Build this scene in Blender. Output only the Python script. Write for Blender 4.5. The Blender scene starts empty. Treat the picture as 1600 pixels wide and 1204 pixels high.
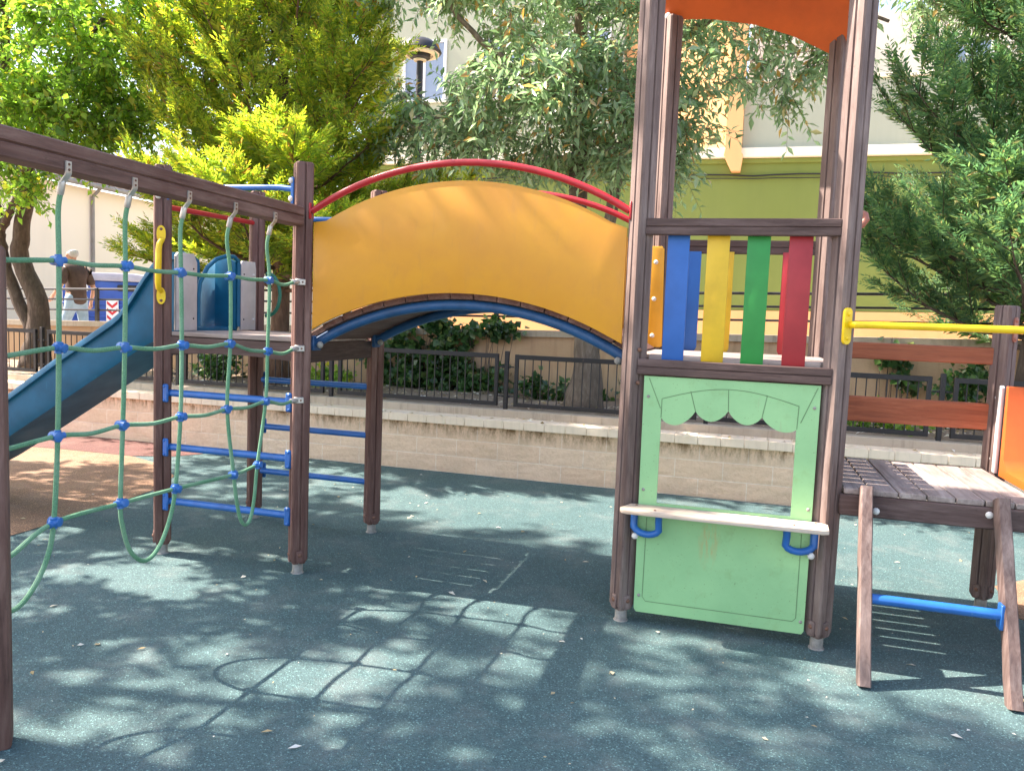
import bpy, bmesh, math, random
import numpy as np
from mathutils import Vector, Matrix
R = math.radians
rnd = random.Random(7)
rng = np.random.default_rng(11)
S = bpy.context.scene
COL = S.collection

# ------------------------------------------------------------------ helpers
class MB:
    """collects shapes into one mesh"""
    def __init__(self):
        self.v = []; self.f = []; self.m = []
    def raw(self, vs, fs, m=0, M=None):
        o = len(self.v)
        for p in vs:
            p = Vector(p)
            self.v.append(tuple(M @ p) if M is not None else tuple(p))
        for f in fs:
            self.f.append([o + i for i in f]); self.m.append(m)
        return self
    def bm(self, b, m=0, M=None):
        b.verts.ensure_lookup_table(); b.verts.index_update()
        self.raw([v.co.copy() for v in b.verts], [[v.index for v in f.verts] for f in b.faces], m, M)
        b.free(); return self
    def box(self, x0, x1, y0, y1, z0, z1, bev=0.003, m=0, M=None, seg=1):
        b = bmesh.new(); bmesh.ops.create_cube(b, size=1)
        for v in b.verts:
            v.co = Vector(((x0 + x1) / 2 + v.co.x * (x1 - x0), (y0 + y1) / 2 + v.co.y * (y1 - y0), (z0 + z1) / 2 + v.co.z * (z1 - z0)))
        if bev:
            bmesh.ops.bevel(b, geom=b.edges[:], offset=bev, segments=seg, profile=.5, affect='EDGES')
        return self.bm(b, m, M)
    def tube(self, pts, r, n=10, m=0, cap=True, M=None, flat=1.0):
        pts = [Vector(p) for p in pts]; k = len(pts)
        rs = r if isinstance(r, (list, tuple)) else [r] * k
        T = []
        for i in range(k):
            t = pts[min(i + 1, k - 1)] - pts[max(i - 1, 0)]
            T.append(t.normalized() if t.length > 1e-9 else Vector((0, 0, 1)))
        up = Vector((0, 0, 1)) if abs(T[0].z) < .9 else Vector((0, 1, 0))
        nrm = (up - T[0] * up.dot(T[0])).normalized()
        vs = []; fs = []
        for i in range(k):
            if i:
                nrm = (nrm - T[i] * nrm.dot(T[i]))
                nrm = nrm.normalized() if nrm.length > 1e-6 else T[i].orthogonal().normalized()
            bn = T[i].cross(nrm)
            for j in range(n):
                a = 2 * math.pi * j / n
                vs.append(pts[i] + (nrm * math.cos(a) * flat + bn * math.sin(a)) * rs[i])
        for i in range(k - 1):
            for j in range(n):
                fs.append([i * n + j, i * n + (j + 1) % n, (i + 1) * n + (j + 1) % n, (i + 1) * n + j])
        if cap:
            fs.append(list(range(n))[::-1]); fs.append([(k - 1) * n + j for j in range(n)])
        return self.raw(vs, fs, m, M)
    def lathe(self, prof, n=24, m=0, M=None):
        vs = []; fs = []
        for (r, z) in prof:
            for j in range(n):
                a = 2 * math.pi * j / n; vs.append((r * math.cos(a), r * math.sin(a), z))
        for i in range(len(prof) - 1):
            for j in range(n):
                fs.append([i * n + j, i * n + (j + 1) % n, (i + 1) * n + (j + 1) % n, (i + 1) * n + j])
        fs.append(list(range(n))[::-1]); fs.append([(len(prof) - 1) * n + j for j in range(n)])
        return self.raw(vs, fs, m, M)
    def prism(self, poly, d0, d1, axis='y', m=0, M=None, bev=0.0):
        """polygon (a, b) extruded: axis y -> (a, d, b); x -> (d, a, b); z -> (a, b, d)"""
        def P(a, b, d):
            return {'y': (a, d, b), 'x': (d, a, b), 'z': (a, b, d)}[axis]
        b = bmesh.new()
        lo = [b.verts.new(P(p[0], p[1], d0)) for p in poly]
        hi = [b.verts.new(P(p[0], p[1], d1)) for p in poly]
        n = len(poly)
        b.faces.new(lo); b.faces.new(hi[::-1])
        for i in range(n):
            b.faces.new([lo[(i + 1) % n], lo[i], hi[i], hi[(i + 1) % n]])
        bmesh.ops.recalc_face_normals(b, faces=b.faces[:])
        if bev:
            es = [e for e in b.edges if (e.verts[0] in lo) == (e.verts[1] in lo)]
            bmesh.ops.bevel(b, geom=es, offset=bev, segments=2, profile=.5, affect='EDGES')
        bmesh.ops.triangulate(b, faces=[f for f in b.faces if len(f.verts) > 4])
        return self.bm(b, m, M)
    def strip(self, rows, m=0, closed=False):
        """surface through rows of points"""
        n = len(rows[0]); vs = [p for r in rows for p in r]; fs = []
        for i in range(len(rows) - 1):
            for j in range(n if closed else n - 1):
                fs.append([i * n + j, i * n + (j + 1) % n, (i + 1) * n + (j + 1) % n, (i + 1) * n + j])
        return self.raw(vs, fs, m)
    def dome(self, c, r, d, m=0, n=10, h=.7):
        """button bolt cap at c pointing along d"""
        d = Vector(d).normalized(); q = d.to_track_quat('Z', 'Y').to_matrix().to_4x4()
        M = Matrix.Translation(Vector(c)) @ q
        prof = [(r * math.cos(a), r * h * math.sin(a)) for a in [R(x) for x in (0, 25, 50, 72, 88)]]
        return self.lathe([(r, -.004)] + prof, n, m, M)
    def build(self, name, mats, parent=None, sharp=38, fix=True):
        me = bpy.data.meshes.new(name)
        me.from_pydata(self.v, [], self.f)
        if not isinstance(mats, (list, tuple)): mats = [mats]
        for mt in mats: me.materials.append(mt)
        me.polygons.foreach_set('material_index', self.m)
        if fix:
            b = bmesh.new(); b.from_mesh(me); bmesh.ops.recalc_face_normals(b, faces=b.faces[:]); b.to_mesh(me); b.free()
        me.polygons.foreach_set('use_smooth', [True] * len(me.polygons))
        me.set_sharp_from_angle(angle=R(sharp))
        me.update()
        o = bpy.data.objects.new(name, me); COL.objects.link(o)
        if parent: o.parent = parent
        return o

def tag(o, label, cat, group=None, kind=None):
    if label: o['label'] = label
    if cat: o['category'] = cat
    if group: o['group'] = group
    if kind: o['kind'] = kind
    return o
def empty(name, label, cat, loc=(0, 0, 0), group=None, rz=0):
    o = bpy.data.objects.new(name, None); COL.objects.link(o)
    o.empty_display_size = .2; o.location = loc; o.rotation_euler = (0, 0, rz)
    return tag(o, label, cat, group)
def struct(o):
    o['kind'] = 'structure'; return o
def copy_part(o, parent, loc):
    c = o.copy(); COL.objects.link(c); c.parent = parent; c.location = loc
    for ch in list(o.children):
        d = ch.copy(); COL.objects.link(d); d.parent = c
    return c
def copy_tree(o, loc, rz=0, sc=1.0, label=None):
    c = o.copy(); COL.objects.link(c); c.location = loc; c.rotation_euler = (0, 0, rz); c.scale = (sc,) * 3
    if label: c['label'] = label
    for ch in list(o.children):
        d = ch.copy(); COL.objects.link(d); d.parent = c
        for g in list(ch.children):
            e = g.copy(); COL.objects.link(e); e.parent = d
    return c
def quick_mesh(name, V, F, mats, parent=None, midx=None, smooth=False):
    """V (n,3) array, F (m,k) array of constant face size"""
    me = bpy.data.meshes.new(name); n = len(V); m, k = F.shape
    me.vertices.add(n); me.vertices.foreach_set('co', np.ascontiguousarray(V, np.float32).ravel())
    me.loops.add(m * k); me.loops.foreach_set('vertex_index', np.ascontiguousarray(F, np.int32).ravel())
    me.polygons.add(m)
    me.polygons.foreach_set('loop_start', np.arange(0, m * k, k, dtype=np.int32))
    me.polygons.foreach_set('loop_total', np.full(m, k, np.int32))
    if not isinstance(mats, (list, tuple)): mats = [mats]
    for mt in mats: me.materials.append(mt)
    if midx is not None: me.polygons.foreach_set('material_index', midx)
    if smooth: me.polygons.foreach_set('use_smooth', np.ones(m, bool))
    me.update(calc_edges=True)
    o = bpy.data.objects.new(name, me); COL.objects.link(o)
    if parent: o.parent = parent
    return o

# ------------------------------------------------------------------ materials
def nt(name):
    m = bpy.data.materials.new(name); m.use_nodes = True
    t = m.node_tree; b = t.nodes['Principled BSDF']
    return m, t, b, t.nodes, t.links
def ramp(t, fac, stops):
    r = t.nodes.new('ShaderNodeValToRGB')
    while len(r.color_ramp.elements) < len(stops): r.color_ramp.elements.new(.5)
    for e, (p, c) in zip(r.color_ramp.elements, stops):
        e.position = p; e.color = (*c, 1) if len(c) == 3 else c
    t.links.new(fac, r.inputs[0]); return r.outputs[0]
def noise(t, vec, scale, detail=4, rough=.55, dist=0):
    n = t.nodes.new('ShaderNodeTexNoise'); n.inputs['Scale'].default_value = scale
    n.inputs['Detail'].default_value = detail; n.inputs['Roughness'].default_value = rough
    n.inputs['Distortion'].default_value = dist
    t.links.new(vec, n.inputs['Vector']); return n.outputs['Fac']
def mapped(t, scale=(1, 1, 1), src='Object', rot=(0, 0, 0)):
    c = t.nodes.new('ShaderNodeTexCoord'); m = t.nodes.new('ShaderNodeMapping')
    m.inputs['Scale'].default_value = scale; m.inputs['Rotation'].default_value = rot
    t.links.new(c.outputs[src], m.inputs['Vector']); return m.outputs[0]
def mix(t, fac, a, b, mode='MIX'):
    n = t.nodes.new('ShaderNodeMix'); n.data_type = 'RGBA'; n.blend_type = mode
    for sock, val in ((0, fac), (6, a), (7, b)):
        if isinstance(val, (int, float)): n.inputs[sock].default_value = val
        elif isinstance(val, tuple): n.inputs[sock].default_value = (*val, 1)
        else: t.links.new(val, n.inputs[sock])
    return n.outputs[2]
def bump(t, b, h, strength=.3, dist=.01):
    n = t.nodes.new('ShaderNodeBump'); n.inputs['Strength'].default_value = strength
    n.inputs['Distance'].default_value = dist
    t.links.new(h, n.inputs['Height']); t.links.new(n.outputs[0], b.inputs['Normal'])
def wpos(t, scale=(1, 1, 1)):
    g = t.nodes.new('ShaderNodeNewGeometry'); m = t.nodes.new('ShaderNodeMapping')
    m.inputs['Scale'].default_value = scale
    t.links.new(g.outputs['Position'], m.inputs['Vector']); return m.outputs[0]

def mat_wood(name, axis, c0, c1, c2, rough=.75):
    m, t, b, N, L = nt(name)
    sc = {'x': (3, 42, 42), 'y': (42, 3, 42), 'z': (42, 42, 3)}[axis]
    n1 = noise(t, wpos(t, sc), 1.0, 6, .65, .6)
    n2 = noise(t, wpos(t, (2.3, 2.3, 1.7)), 1.0, 4)
    col = ramp(t, n1, [(.25, c0), (.5, c1), (.78, c2)])
    col = mix(t, ramp(t, n2, [(.35, (0, 0, 0)), (.7, (1, 1, 1))]), col, mix(t, .5, col, c2), 'MIX')
    L.new(col, b.inputs['Base Color']); b.inputs['Roughness'].default_value = rough
    b.inputs['Specular IOR Level'].default_value = .35
    # sun-bleached and rubbed patches, dark weathering streaks
    n3 = noise(t, wpos(t, {'x': (1.2, 9, 9), 'y': (9, 1.2, 9), 'z': (9, 9, 1.2)}[axis]), 1.0, 6, .7)
    n4 = noise(t, wpos(t), 38, 5, .75)
    col = mix(t, ramp(t, n3, [(.52, (0, 0, 0)), (.74, (.75, .75, .75))]), col, tuple(min(1, x * 1.5 + .02) for x in c2))
    col = mix(t, ramp(t, n3, [(.26, (.8, .8, .8)), (.42, (0, 0, 0))]), col, tuple(x * .55 for x in c0))
    col = mix(t, ramp(t, n4, [(.64, (0, 0, 0)), (.72, (.6, .6, .6))]), col, tuple(x * .6 for x in c0))
    L.new(col, b.inputs['Base Color'])
    bump(t, b, n1, .55, .005); return m
WOOD = {a: mat_wood('weathered_wood_' + a, a, (.064, .027, .022), (.118, .053, .043), (.205, .122, .1)) for a in 'xyz'}
TOWERWOOD = mat_wood('bleached_wood', 'z', (.066, .038, .034), (.132, .086, .076), (.225, .168, .15))
DARKWOOD = {a: mat_wood('dark_wood_' + a, a, (.04, .022, .018), (.075, .043, .037), (.13, .085, .076)) for a in 'xyz'}
DECK = {a: mat_wood('deck_wood_' + a, a, (.12, .09, .078), (.24, .185, .165), (.36, .3, .27)) for a in 'xy'}
REDWOOD = mat_wood('red_stained_board', 'x', (.13, .032, .014), (.24, .062, .025), (.34, .11, .05), .5)

def mat_paint(name, c, rough=.35, dirt=.25, scale=6, wear=None, bumpy=0, coat=0):
    m, t, b, N, L = nt(name)
    n1 = noise(t, wpos(t), scale, 5, .6); n2 = noise(t, wpos(t, (1, 1, .35)), scale * 6, 3, .6)
    d = tuple(x * (1 - dirt) * .9 for x in c)
    col = mix(t, ramp(t, n1, [(.38, (0, 0, 0)), (.72, (1, 1, 1))]), c, d)
    if wear:
        col = mix(t, ramp(t, n2, [(.66, (0, 0, 0)), (.73, (1, 1, 1))]), col, wear)
    L.new(col, b.inputs['Base Color'])
    rr = N.new('ShaderNodeMapRange'); L.new(n1, rr.inputs[0]); rr.inputs[3].default_value = rough - .08; rr.inputs[4].default_value = rough + .18
    L.new(rr.outputs[0], b.inputs['Roughness'])
    if bumpy: bump(t, b, n2, bumpy, .002)
    return m
def mat_yellow():
    m, t, b, N, L = nt('yellow_panel')
    n1 = noise(t, wpos(t), 1.9, 5, .6); n2 = noise(t, wpos(t, (1, 1, .22)), 16, 5, .7); n3 = noise(t, wpos(t), 7, 6, .75); n4 = noise(t, wpos(t, (1, 1, 1)), 90, 3, .6)
    col = mix(t, ramp(t, n1, [(.3, (0, 0, 0)), (.7, (1, 1, 1))]), (.67, .3, .012), (.59, .24, .017))
    col = mix(t, ramp(t, n3, [(.5, (0, 0, 0)), (.75, (.55, .55, .55))]), col, (.56, .235, .035))
    col = mix(t, ramp(t, n2, [(.56, (0, 0, 0)), (.75, (.4, .4, .4))]), col, (.5, .22, .04))
    col = mix(t, ramp(t, n4, [(.7, (0, 0, 0)), (.76, (.6, .6, .6))]), col, (.4, .19, .05))
    L.new(col, b.inputs['Base Color'])
    L.new(ramp(t, n3, [(.3, (.34, .34, .34)), (.7, (.6, .6, .6))]), b.inputs['Roughness'])
    bump(t, b, n2, .06, .002); return m
YELLOW = mat_yellow()
YELLOW_B = mat_paint('yellow_metal', (.85, .56, .01), .3, .12, 9, (.6, .3, .02))
ORANGE_Y = mat_paint('orange_yellow_board', (.82, .38, .025), .4, .1, 5)
BLUE = mat_paint('blue_metal', (.012, .13, .43), .32, .2, 9, (.05, .16, .38))
BLUE_P = mat_paint('blue_slat', (.012, .12, .42), .4, .15, 5)
RED = mat_paint('red_metal', (.47, .018, .025), .3, .2, 9)
RED_P = mat_paint('red_slat', (.38, .018, .025), .4, .15, 5)
GREEN_P = mat_paint('green_slat', (.008, .26, .045), .4, .15, 5)
YEL_P = mat_paint('yellow_slat', (.72, .44, .015), .4, .2, 5)
ORANGE = mat_paint('orange_plastic', (.62, .115, .018), .4, .12, 5)
SALMON = mat_paint('faded_red_metal', (.35, .13, .09), .45, .2, 9)
SLIDE = mat_paint('blue_slide_plastic', (.002, .125, .24), .38, .25, 4, (.008, .14, .24)); SLIDE.node_tree.nodes['Principled BSDF'].inputs['Specular IOR Level'].default_value = .3
ARCHBLUE = mat_paint('dull_blue_metal', (.014, .085, .22), .4, .3, 9, (.03, .09, .2))
GREYPL = mat_paint('pale_grey_board', (.6, .56, .55), .45, .2, 4)
STEEL = mat_paint('galvanised_steel', (.33, .31, .28), .6, .45, 24)
ALU = mat_paint('aluminium_clamp', (.55, .52, .49), .35, .3, 20); ALU.node_tree.nodes['Principled BSDF'].inputs['Metallic'].default_value = .5
WHITEPL = mat_paint('white_cap', (.72, .7, .66), .4, .3, 20)
BLACKIRON = mat_paint('black_iron', (.014, .013, .016), .5, .2, 9, (.06, .04, .032))
RUST = mat_paint('rusty_bolt', (.2, .09, .055), .6, .4, 30)
DARKJOINT = mat_paint('engraved_line', (.14, .27, .12), .7, .2, 9)
COUNTER = mat_wood('worn_counter', 'x', (.34, .24, .17), (.5, .39, .3), (.62, .52, .44), .6)

def mat_greenpanel():
    m, t, b, N, L = nt('green_shop_panel')
    n1 = noise(t, wpos(t), 3.0, 5, .6); n2 = noise(t, wpos(t, (1, 1, .25)), 26, 4, .7)
    col = mix(t, ramp(t, n1, [(.35, (0, 0, 0)), (.7, (1, 1, 1))]), (.29, .55, .26), (.23, .47, .22))
    col = mix(t, ramp(t, n2, [(.6, (0, 0, 0)), (.75, (.6, .6, .6))]), col, (.3, .42, .22))
    col = mix(t, ramp(t, noise(t, wpos(t), 11, 6, .75), [(.55, (0, 0, 0)), (.8, (.5, .5, .5))]), col, (.2, .33, .13))
    col = mix(t, ramp(t, noise(t, wpos(t), 120, 2, .5), [(.7, (0, 0, 0)), (.75, (.8, .8, .8))]), col, (.14, .2, .09))
    # a faint reddish spill below the counter
    g = N.new('ShaderNodeVectorMath'); g.operation = 'DISTANCE'
    L.new(wpos(t, (2.6, 1, 1)), g.inputs[0]); g.inputs[1].default_value = (.42 * 2.6, -.03, .47)
    st = N.new('ShaderNodeMath'); st.operation = 'MULTIPLY'
    L.new(ramp(t, g.outputs['Value'], [(.03, (1, 1, 1)), (.16, (0, 0, 0))]), st.inputs[0])
    L.new(ramp(t, noise(t, wpos(t, (3, 1, .5)), 14, 4, .7), [(.48, (0, 0, 0)), (.66, (1, 1, 1))]), st.inputs[1])
    col = mix(t, st.outputs[0], col, (.5, .34, .14))
    L.new(col, b.inputs['Base Color']); b.inputs['Roughness'].default_value = .42
    bump(t, b, n2, .06, .002); return m
GREENPANEL = mat_greenpanel()

def mat_rope():
    m, t, b, N, L = nt('green_rope')
    n = noise(t, wpos(t), 260, 2, .5); n2 = noise(t, wpos(t), 7, 3)
    col = ramp(t, n, [(.3, (.05, .17, .09)), (.6, (.125, .32, .18))])
    col = mix(t, ramp(t, n2, [(.4, (0, 0, 0)), (.75, (.5, .5, .5))]), col, (.27, .42, .3))
    L.new(col, b.inputs['Base Color']); b.inputs['Roughness'].default_value = .8
    bump(t, b, n, .8, .004); return m
ROPE = mat_rope()
KNOT = mat_paint('blue_knot_plastic', (.02, .15, .46), .35, .2, 20)

def mat_rubber(name, ca, cb, spec):
    m, t, b, N, L = nt(name)
    v = N.new('ShaderNodeTexVoronoi'); v.inputs['Scale'].default_value = 210; v.inputs['Randomness'].default_value = 1
    L.new(wpos(t), v.inputs['Vector'])
    n1 = noise(t, wpos(t), .9, 6, .62); n2 = noise(t, wpos(t), 95, 3, .7)
    col = mix(t, ramp(t, n1, [(.32, (0, 0, 0)), (.7, (1, 1, 1))]), ca, cb)
    sep = N.new('ShaderNodeSeparateColor'); L.new(v.outputs['Color'], sep.inputs[0])
    gr = ramp(t, sep.outputs[0], [(.0, (.62, .62, .62)), (.6, (1, 1, 1)), (.93, (1.25, 1.25, 1.25)), (.965, (2.6, 2.5, 2.3))])
    col = mix(t, 1.0, col, gr, 'MULTIPLY')
    # dust film, uneven
    n3 = noise(t, wpos(t), 2.7, 5, .7)
    col = mix(t, ramp(t, n3, [(.5, (0, 0, 0)), (.8, (.35, .35, .35))]), col, spec)
    L.new(col, b.inputs['Base Color']); b.inputs['Roughness'].default_value = .82
    b.inputs['Specular IOR Level'].default_value = .4
    a = N.new('ShaderNodeMath'); a.operation = 'ADD'; L.new(v.outputs['Distance'], a.inputs[0]); L.new(n2, a.inputs[1])
    bump(t, b, a.outputs[0], .55, .006); return m
RUB_TEAL = mat_rubber('teal_rubber', (.048, .104, .111), (.074, .134, .138), (.27, .275, .255))
RUB_TAN = mat_rubber('tan_rubber', (.23, .13, .078), (.29, .17, .105), (.4, .31, .24))
RUB_MAROON = mat_rubber('maroon_rubber', (.12, .05, .045), (.15, .07, .06), (.25, .18, .15))
SAND = mat_rubber('dry_ground', (.3, .25, .19), (.36, .3, .23), (.42, .37, .3))

def mat_blocks():
    m, t, b, N, L = nt('split_face_blocks')
    c = wpos(t); sx = N.new('ShaderNodeSeparateXYZ'); L.new(c, sx.inputs[0])
    cb = N.new('ShaderNodeCombineXYZ'); L.new(sx.outputs[0], cb.inputs[0]); L.new(sx.outputs[2], cb.inputs[1])
    br = N.new('ShaderNodeTexBrick'); L.new(cb.outputs[0], br.inputs['Vector'])
    br.inputs['Scale'].default_value = 1; br.inputs['Brick Width'].default_value = .42; br.inputs['Row Height'].default_value = .165
    br.inputs['Mortar Size'].default_value = .005; br.inputs['Mortar Smooth'].default_value = .4
    br.inputs['Color1'].default_value = (.82, .55, .36, 1); br.inputs['Color2'].default_value = (.88, .63, .44, 1); br.inputs['Mortar'].default_value = (.92, .78, .66, 1)
    n1 = noise(t, c, 30, 6, .7); n2 = noise(t, wpos(t, (1.2, 1, 1.2)), 2.5, 4, .6)
    col = mix(t, .42, br.outputs['Color'], ramp(t, n1, [(.25, (.55, .37, .25)), (.5, (.8, .59, .44)), (.75, (.88, .7, .56))]), 'MIX')
    col = mix(t, ramp(t, n2, [(.45, (0, 0, 0)), (.75, (.45, .45, .45))]), col, (.58, .43, .3))
    # patchy dark brown, stronger towards the top of the block face
    mr = N.new('ShaderNodeMapRange'); L.new(sx.outputs[2], mr.inputs[0]); mr.inputs[1].default_value = .33; mr.inputs[2].default_value = .47
    ml = N.new('ShaderNodeMath'); ml.operation = 'MULTIPLY'; L.new(mr.outputs[0], ml.inputs[0])
    L.new(ramp(t, noise(t, wpos(t, (1, 1, .3)), 17, 5, .75), [(.42, (0, 0, 0)), (.62, (1, 1, 1))]), ml.inputs[1])
    col = mix(t, ml.outputs[0], col, (.2, .11, .045))
    L.new(col, b.inputs['Base Color']); b.inputs['Roughness'].default_value = .9
    a = N.new('ShaderNodeMath'); a.operation = 'MULTIPLY_ADD'; L.new(br.outputs['Fac'], a.inputs[0]); a.inputs[1].default_value = -.2; L.new(n1, a.inputs[2])
    bump(t, b, a.outputs[0], .6, .02); return m
BLOCKS = mat_blocks()

def mat_plaster(name, ca, cb, rough=.85, sc=1.5, streak=.4, bs=.15, stain=None):
    m, t, b, N, L = nt(name)
    n1 = noise(t, wpos(t), sc, 5, .6); n2 = noise(t, wpos(t, (3, 3, .3)), sc * 2, 4, .65); n3 = noise(t, wpos(t), 60, 3)
    col = mix(t, ramp(t, n1, [(.3, (0, 0, 0)), (.7, (1, 1, 1))]), ca, cb)
    d = stain or tuple(x * .72 for x in cb)
    col = mix(t, ramp(t, n2, [(.5, (0, 0, 0)), (.78, (streak,) * 3)]), col, d)
    L.new(col, b.inputs['Base Color']); b.inputs['Roughness'].default_value = rough
    bump(t, b, n3, bs, .01); return m
CAPSTONE = mat_plaster('coping_stone', (.76, .61, .46), (.83, .69, .54), .8, 3, .45, .2, (.46, .37, .28))
BACKWALL = mat_plaster('tan_render', (.5, .31, .18), (.58, .4, .25), .9, 1.3, .75, .5, (.3, .17, .1))
COPING = mat_plaster('concrete_coping', (.42, .34, .26), (.5, .42, .33), .9, 4, .7, .3, (.25, .2, .15))
GREENWALL = mat_plaster('olive_green_render', (.165, .205, .042), (.19, .23, .055), .85, .5, .35, .1)
GREYWALL = mat_plaster('grey_beige_render', (.37, .38, .29), (.42, .43, .33), .85, .5, .3, .1)
PEACH = mat_plaster('peach_render', (.82, .40, .17), (.86, .45, .2), .85, .7, .25, .1)
CREAM = mat_plaster('cream_trim', (.84, .74, .58), (.86, .77, .62), .8, 1, .2, .1)
WARE = mat_plaster('cream_warehouse_render', (.84, .72, .6), (.87, .76, .65), .85, .3, .2, .1)
TILE = mat_plaster('pale_roof_tiles', (.62, .45, .38), (.75, .6, .52), .8, 5, .6, .3)
ASPHALT = mat_plaster('street_paving', (.38, .33, .28), (.45, .39, .33), .9, 2, .4, .3)
SOIL = mat_plaster('dry_soil', (.2, .145, .1), (.3, .23, .17), .95, 6, .8, 1.0, (.13, .09, .06))
WHITEFR = mat_paint('white_frame', (.75, .76, .78), .4, .1, 4)
PIPE = mat_paint('grey_pipe', (.3, .27, .26), .6, .2, 4)
def mat_glass():
    m, t, b, N, L = nt('window_glass'); b.inputs['Base Color'].default_value = (.22, .27, .36, 1)
    b.inputs['Roughness'].default_value = .06; b.inputs['Specular IOR Level'].default_value = .8; return m
GLASS = mat_glass()
LAMPGLASS = mat_paint('opal_ring', (.72, .6, .42), .35, .15, 6)

def mat_bark(name, c0, c1, c2):
    m, t, b, N, L = nt(name)
    n1 = noise(t, wpos(t, (26, 26, 5)), 1, 6, .7, .8); n2 = noise(t, wpos(t), 4, 4)
    col = ramp(t, n1, [(.28, c0), (.52, c1), (.75, c2)])
    col = mix(t, ramp(t, n2, [(.4, (0, 0, 0)), (.7, (.5, .5, .5))]), col, c0)
    L.new(col, b.inputs['Base Color']); b.inputs['Roughness'].default_value = .9
    bump(t, b, n1, .9, .02); return m
BARK = mat_bark('grey_brown_bark', (.05, .034, .026), (.11, .075, .055), (.2, .15, .115))
BARK_R = mat_bark('red_brown_bark', (.07, .036, .022), (.15, .08, .05), (.24, .15, .1))
BARK_G = mat_bark('pale_bark', (.09, .065, .048), (.19, .145, .11), (.31, .25, .2))

def mat_leaf(name, stops, trans=.45, rough=.42, spec=.4):
    m, t, b, N, L = nt(name)
    g = N.new('ShaderNodeNewGeometry')
    col = ramp(t, g.outputs['Random Per Island'], stops)
    n = noise(t, wpos(t), 1.1, 3)
    hv = N.new('ShaderNodeHueSaturation'); L.new(col, hv.inputs['Color'])
    mr = N.new('ShaderNodeMapRange'); L.new(n, mr.inputs[0]); mr.inputs[1].default_value = .3; mr.inputs[2].default_value = .7
    mr.inputs[3].default_value = .75; mr.inputs[4].default_value = 1.3; L.new(mr.outputs[0], hv.inputs['Value'])
    L.new(hv.outputs[0], b.inputs['Base Color']); b.inputs['Roughness'].default_value = rough
    b.inputs['Specular IOR Level'].default_value = spec
    tr = N.new('ShaderNodeBsdfTranslucent'); hv2 = N.new('ShaderNodeHueSaturation'); L.new(hv.outputs[0], hv2.inputs['Color'])
    hv2.inputs['Value'].default_value = 2.0; hv2.inputs['Saturation'].default_value = 1.15
    L.new(hv2.outputs[0], tr.inputs['Color'])
    mx = N.new('ShaderNodeMixShader'); mx.inputs[0].default_value = trans
    L.new(b.outputs[0], mx.inputs[1]); L.new(tr.outputs[0], mx.inputs[2])
    L.new(mx.outputs[0], N['Material Output'].inputs['Surface']); return m
LEAF_A = mat_leaf('bright_leaf', [(0, (.11, .21, .05)), (.45, (.18, .31, .065)), (.85, (.27, .4, .085)), (1, (.4, .36, .07))], .55)
LEAF_Y = mat_leaf('golden_conifer', [(0, (.12, .2, .045)), (.4, (.23, .32, .06)), (.75, (.38, .43, .075)), (.93, (.48, .46, .09)), (.98, (.32, .18, .07))], .55)
LEAF_B = mat_leaf('ash_leaf', [(0, (.13, .215, .105)), (.5, (.2, .31, .16)), (.9, (.3, .4, .23)), (.98, (.44, .26, .09))], .42, .34, 1.0)
LEAF_C = mat_leaf('deep_conifer', [(0, (.06, .13, .065)), (.5, (.1, .2, .09)), (.92, (.18, .28, .1)), (1, (.26, .2, .1))], .45)
LEAF_I = mat_leaf('ivy_leaf', [(0, (.02, .058, .018)), (.6, (.045, .11, .03)), (.93, (.09, .17, .045)), (1, (.25, .3, .09))], .3, .32, .6)
LITTER = mat_leaf('dry_leaf', [(0, (.32, .22, .09)), (.4, (.5, .42, .27)), (.8, (.66, .62, .52)), (1, (.75, .73, .68))], .1, .7)

# ------------------------------------------------------------------ ground
g = MB()
g.raw([(-260, -260, 0), (260, -260, 0), (260, 260, 0), (-260, 260, 0)], [[0, 1, 2, 3]])
struct(g.build('ground', SAND, fix=False)).location.z = -.012
g = MB(); g.raw([(-14, -9, 0), (9, -9, 0), (9, 3.2, 0), (-14, 3.2, 0)], [[0, 1, 2, 3]])
struct(g.build('rubber_ground', RUB_TEAL, fix=False))
tan = [(-4.0, -9), (-3.96, -2), (-3.95, 0), (-3.98, .7), (-4.08, 1.35), (-4.3, 1.85), (-4.75, 2.22), (-5.3, 2.44), (-6.2, 2.42), (-6.8, 2.34), (-14, 2.2), (-14, -9)]
g = MB(); g.raw([(x, y, .004) for x, y in tan], [list(range(len(tan)))[::-1]])
struct(g.build('tan_rubber_ground', RUB_TAN, fix=False))
mar = [(-14, 2.21), (-6.8, 2.35), (-6.2, 2.43), (-5.3, 2.45), (-4.95, 2.6), (-4.8, 2.85), (-4.75, 3.17), (-14, 3.17)]
g = MB(); g.raw([(x, y, .0045) for x, y in mar], [list(range(len(mar)))[::-1]])
struct(g.build('maroon_rubber_ground', RUB_MAROON, fix=False))
tr = [(2.08, 1.5)] + [(2.9 - .85 * math.cos(a), 1.2 + .55 * math.sin(a)) for a in [R(x) for x in range(-60, 61, 15)]] + [(9, 1.7), (9, .75)]
g = MB(); g.prism([(2.06 + .0, .85), (2.3, .62), (9, .6), (9, 1.7), (2.35, 1.66), (2.1, 1.42)], .002, .005, 'z')
struct(g.build('tan_rubber_path', RUB_TAN))
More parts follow.
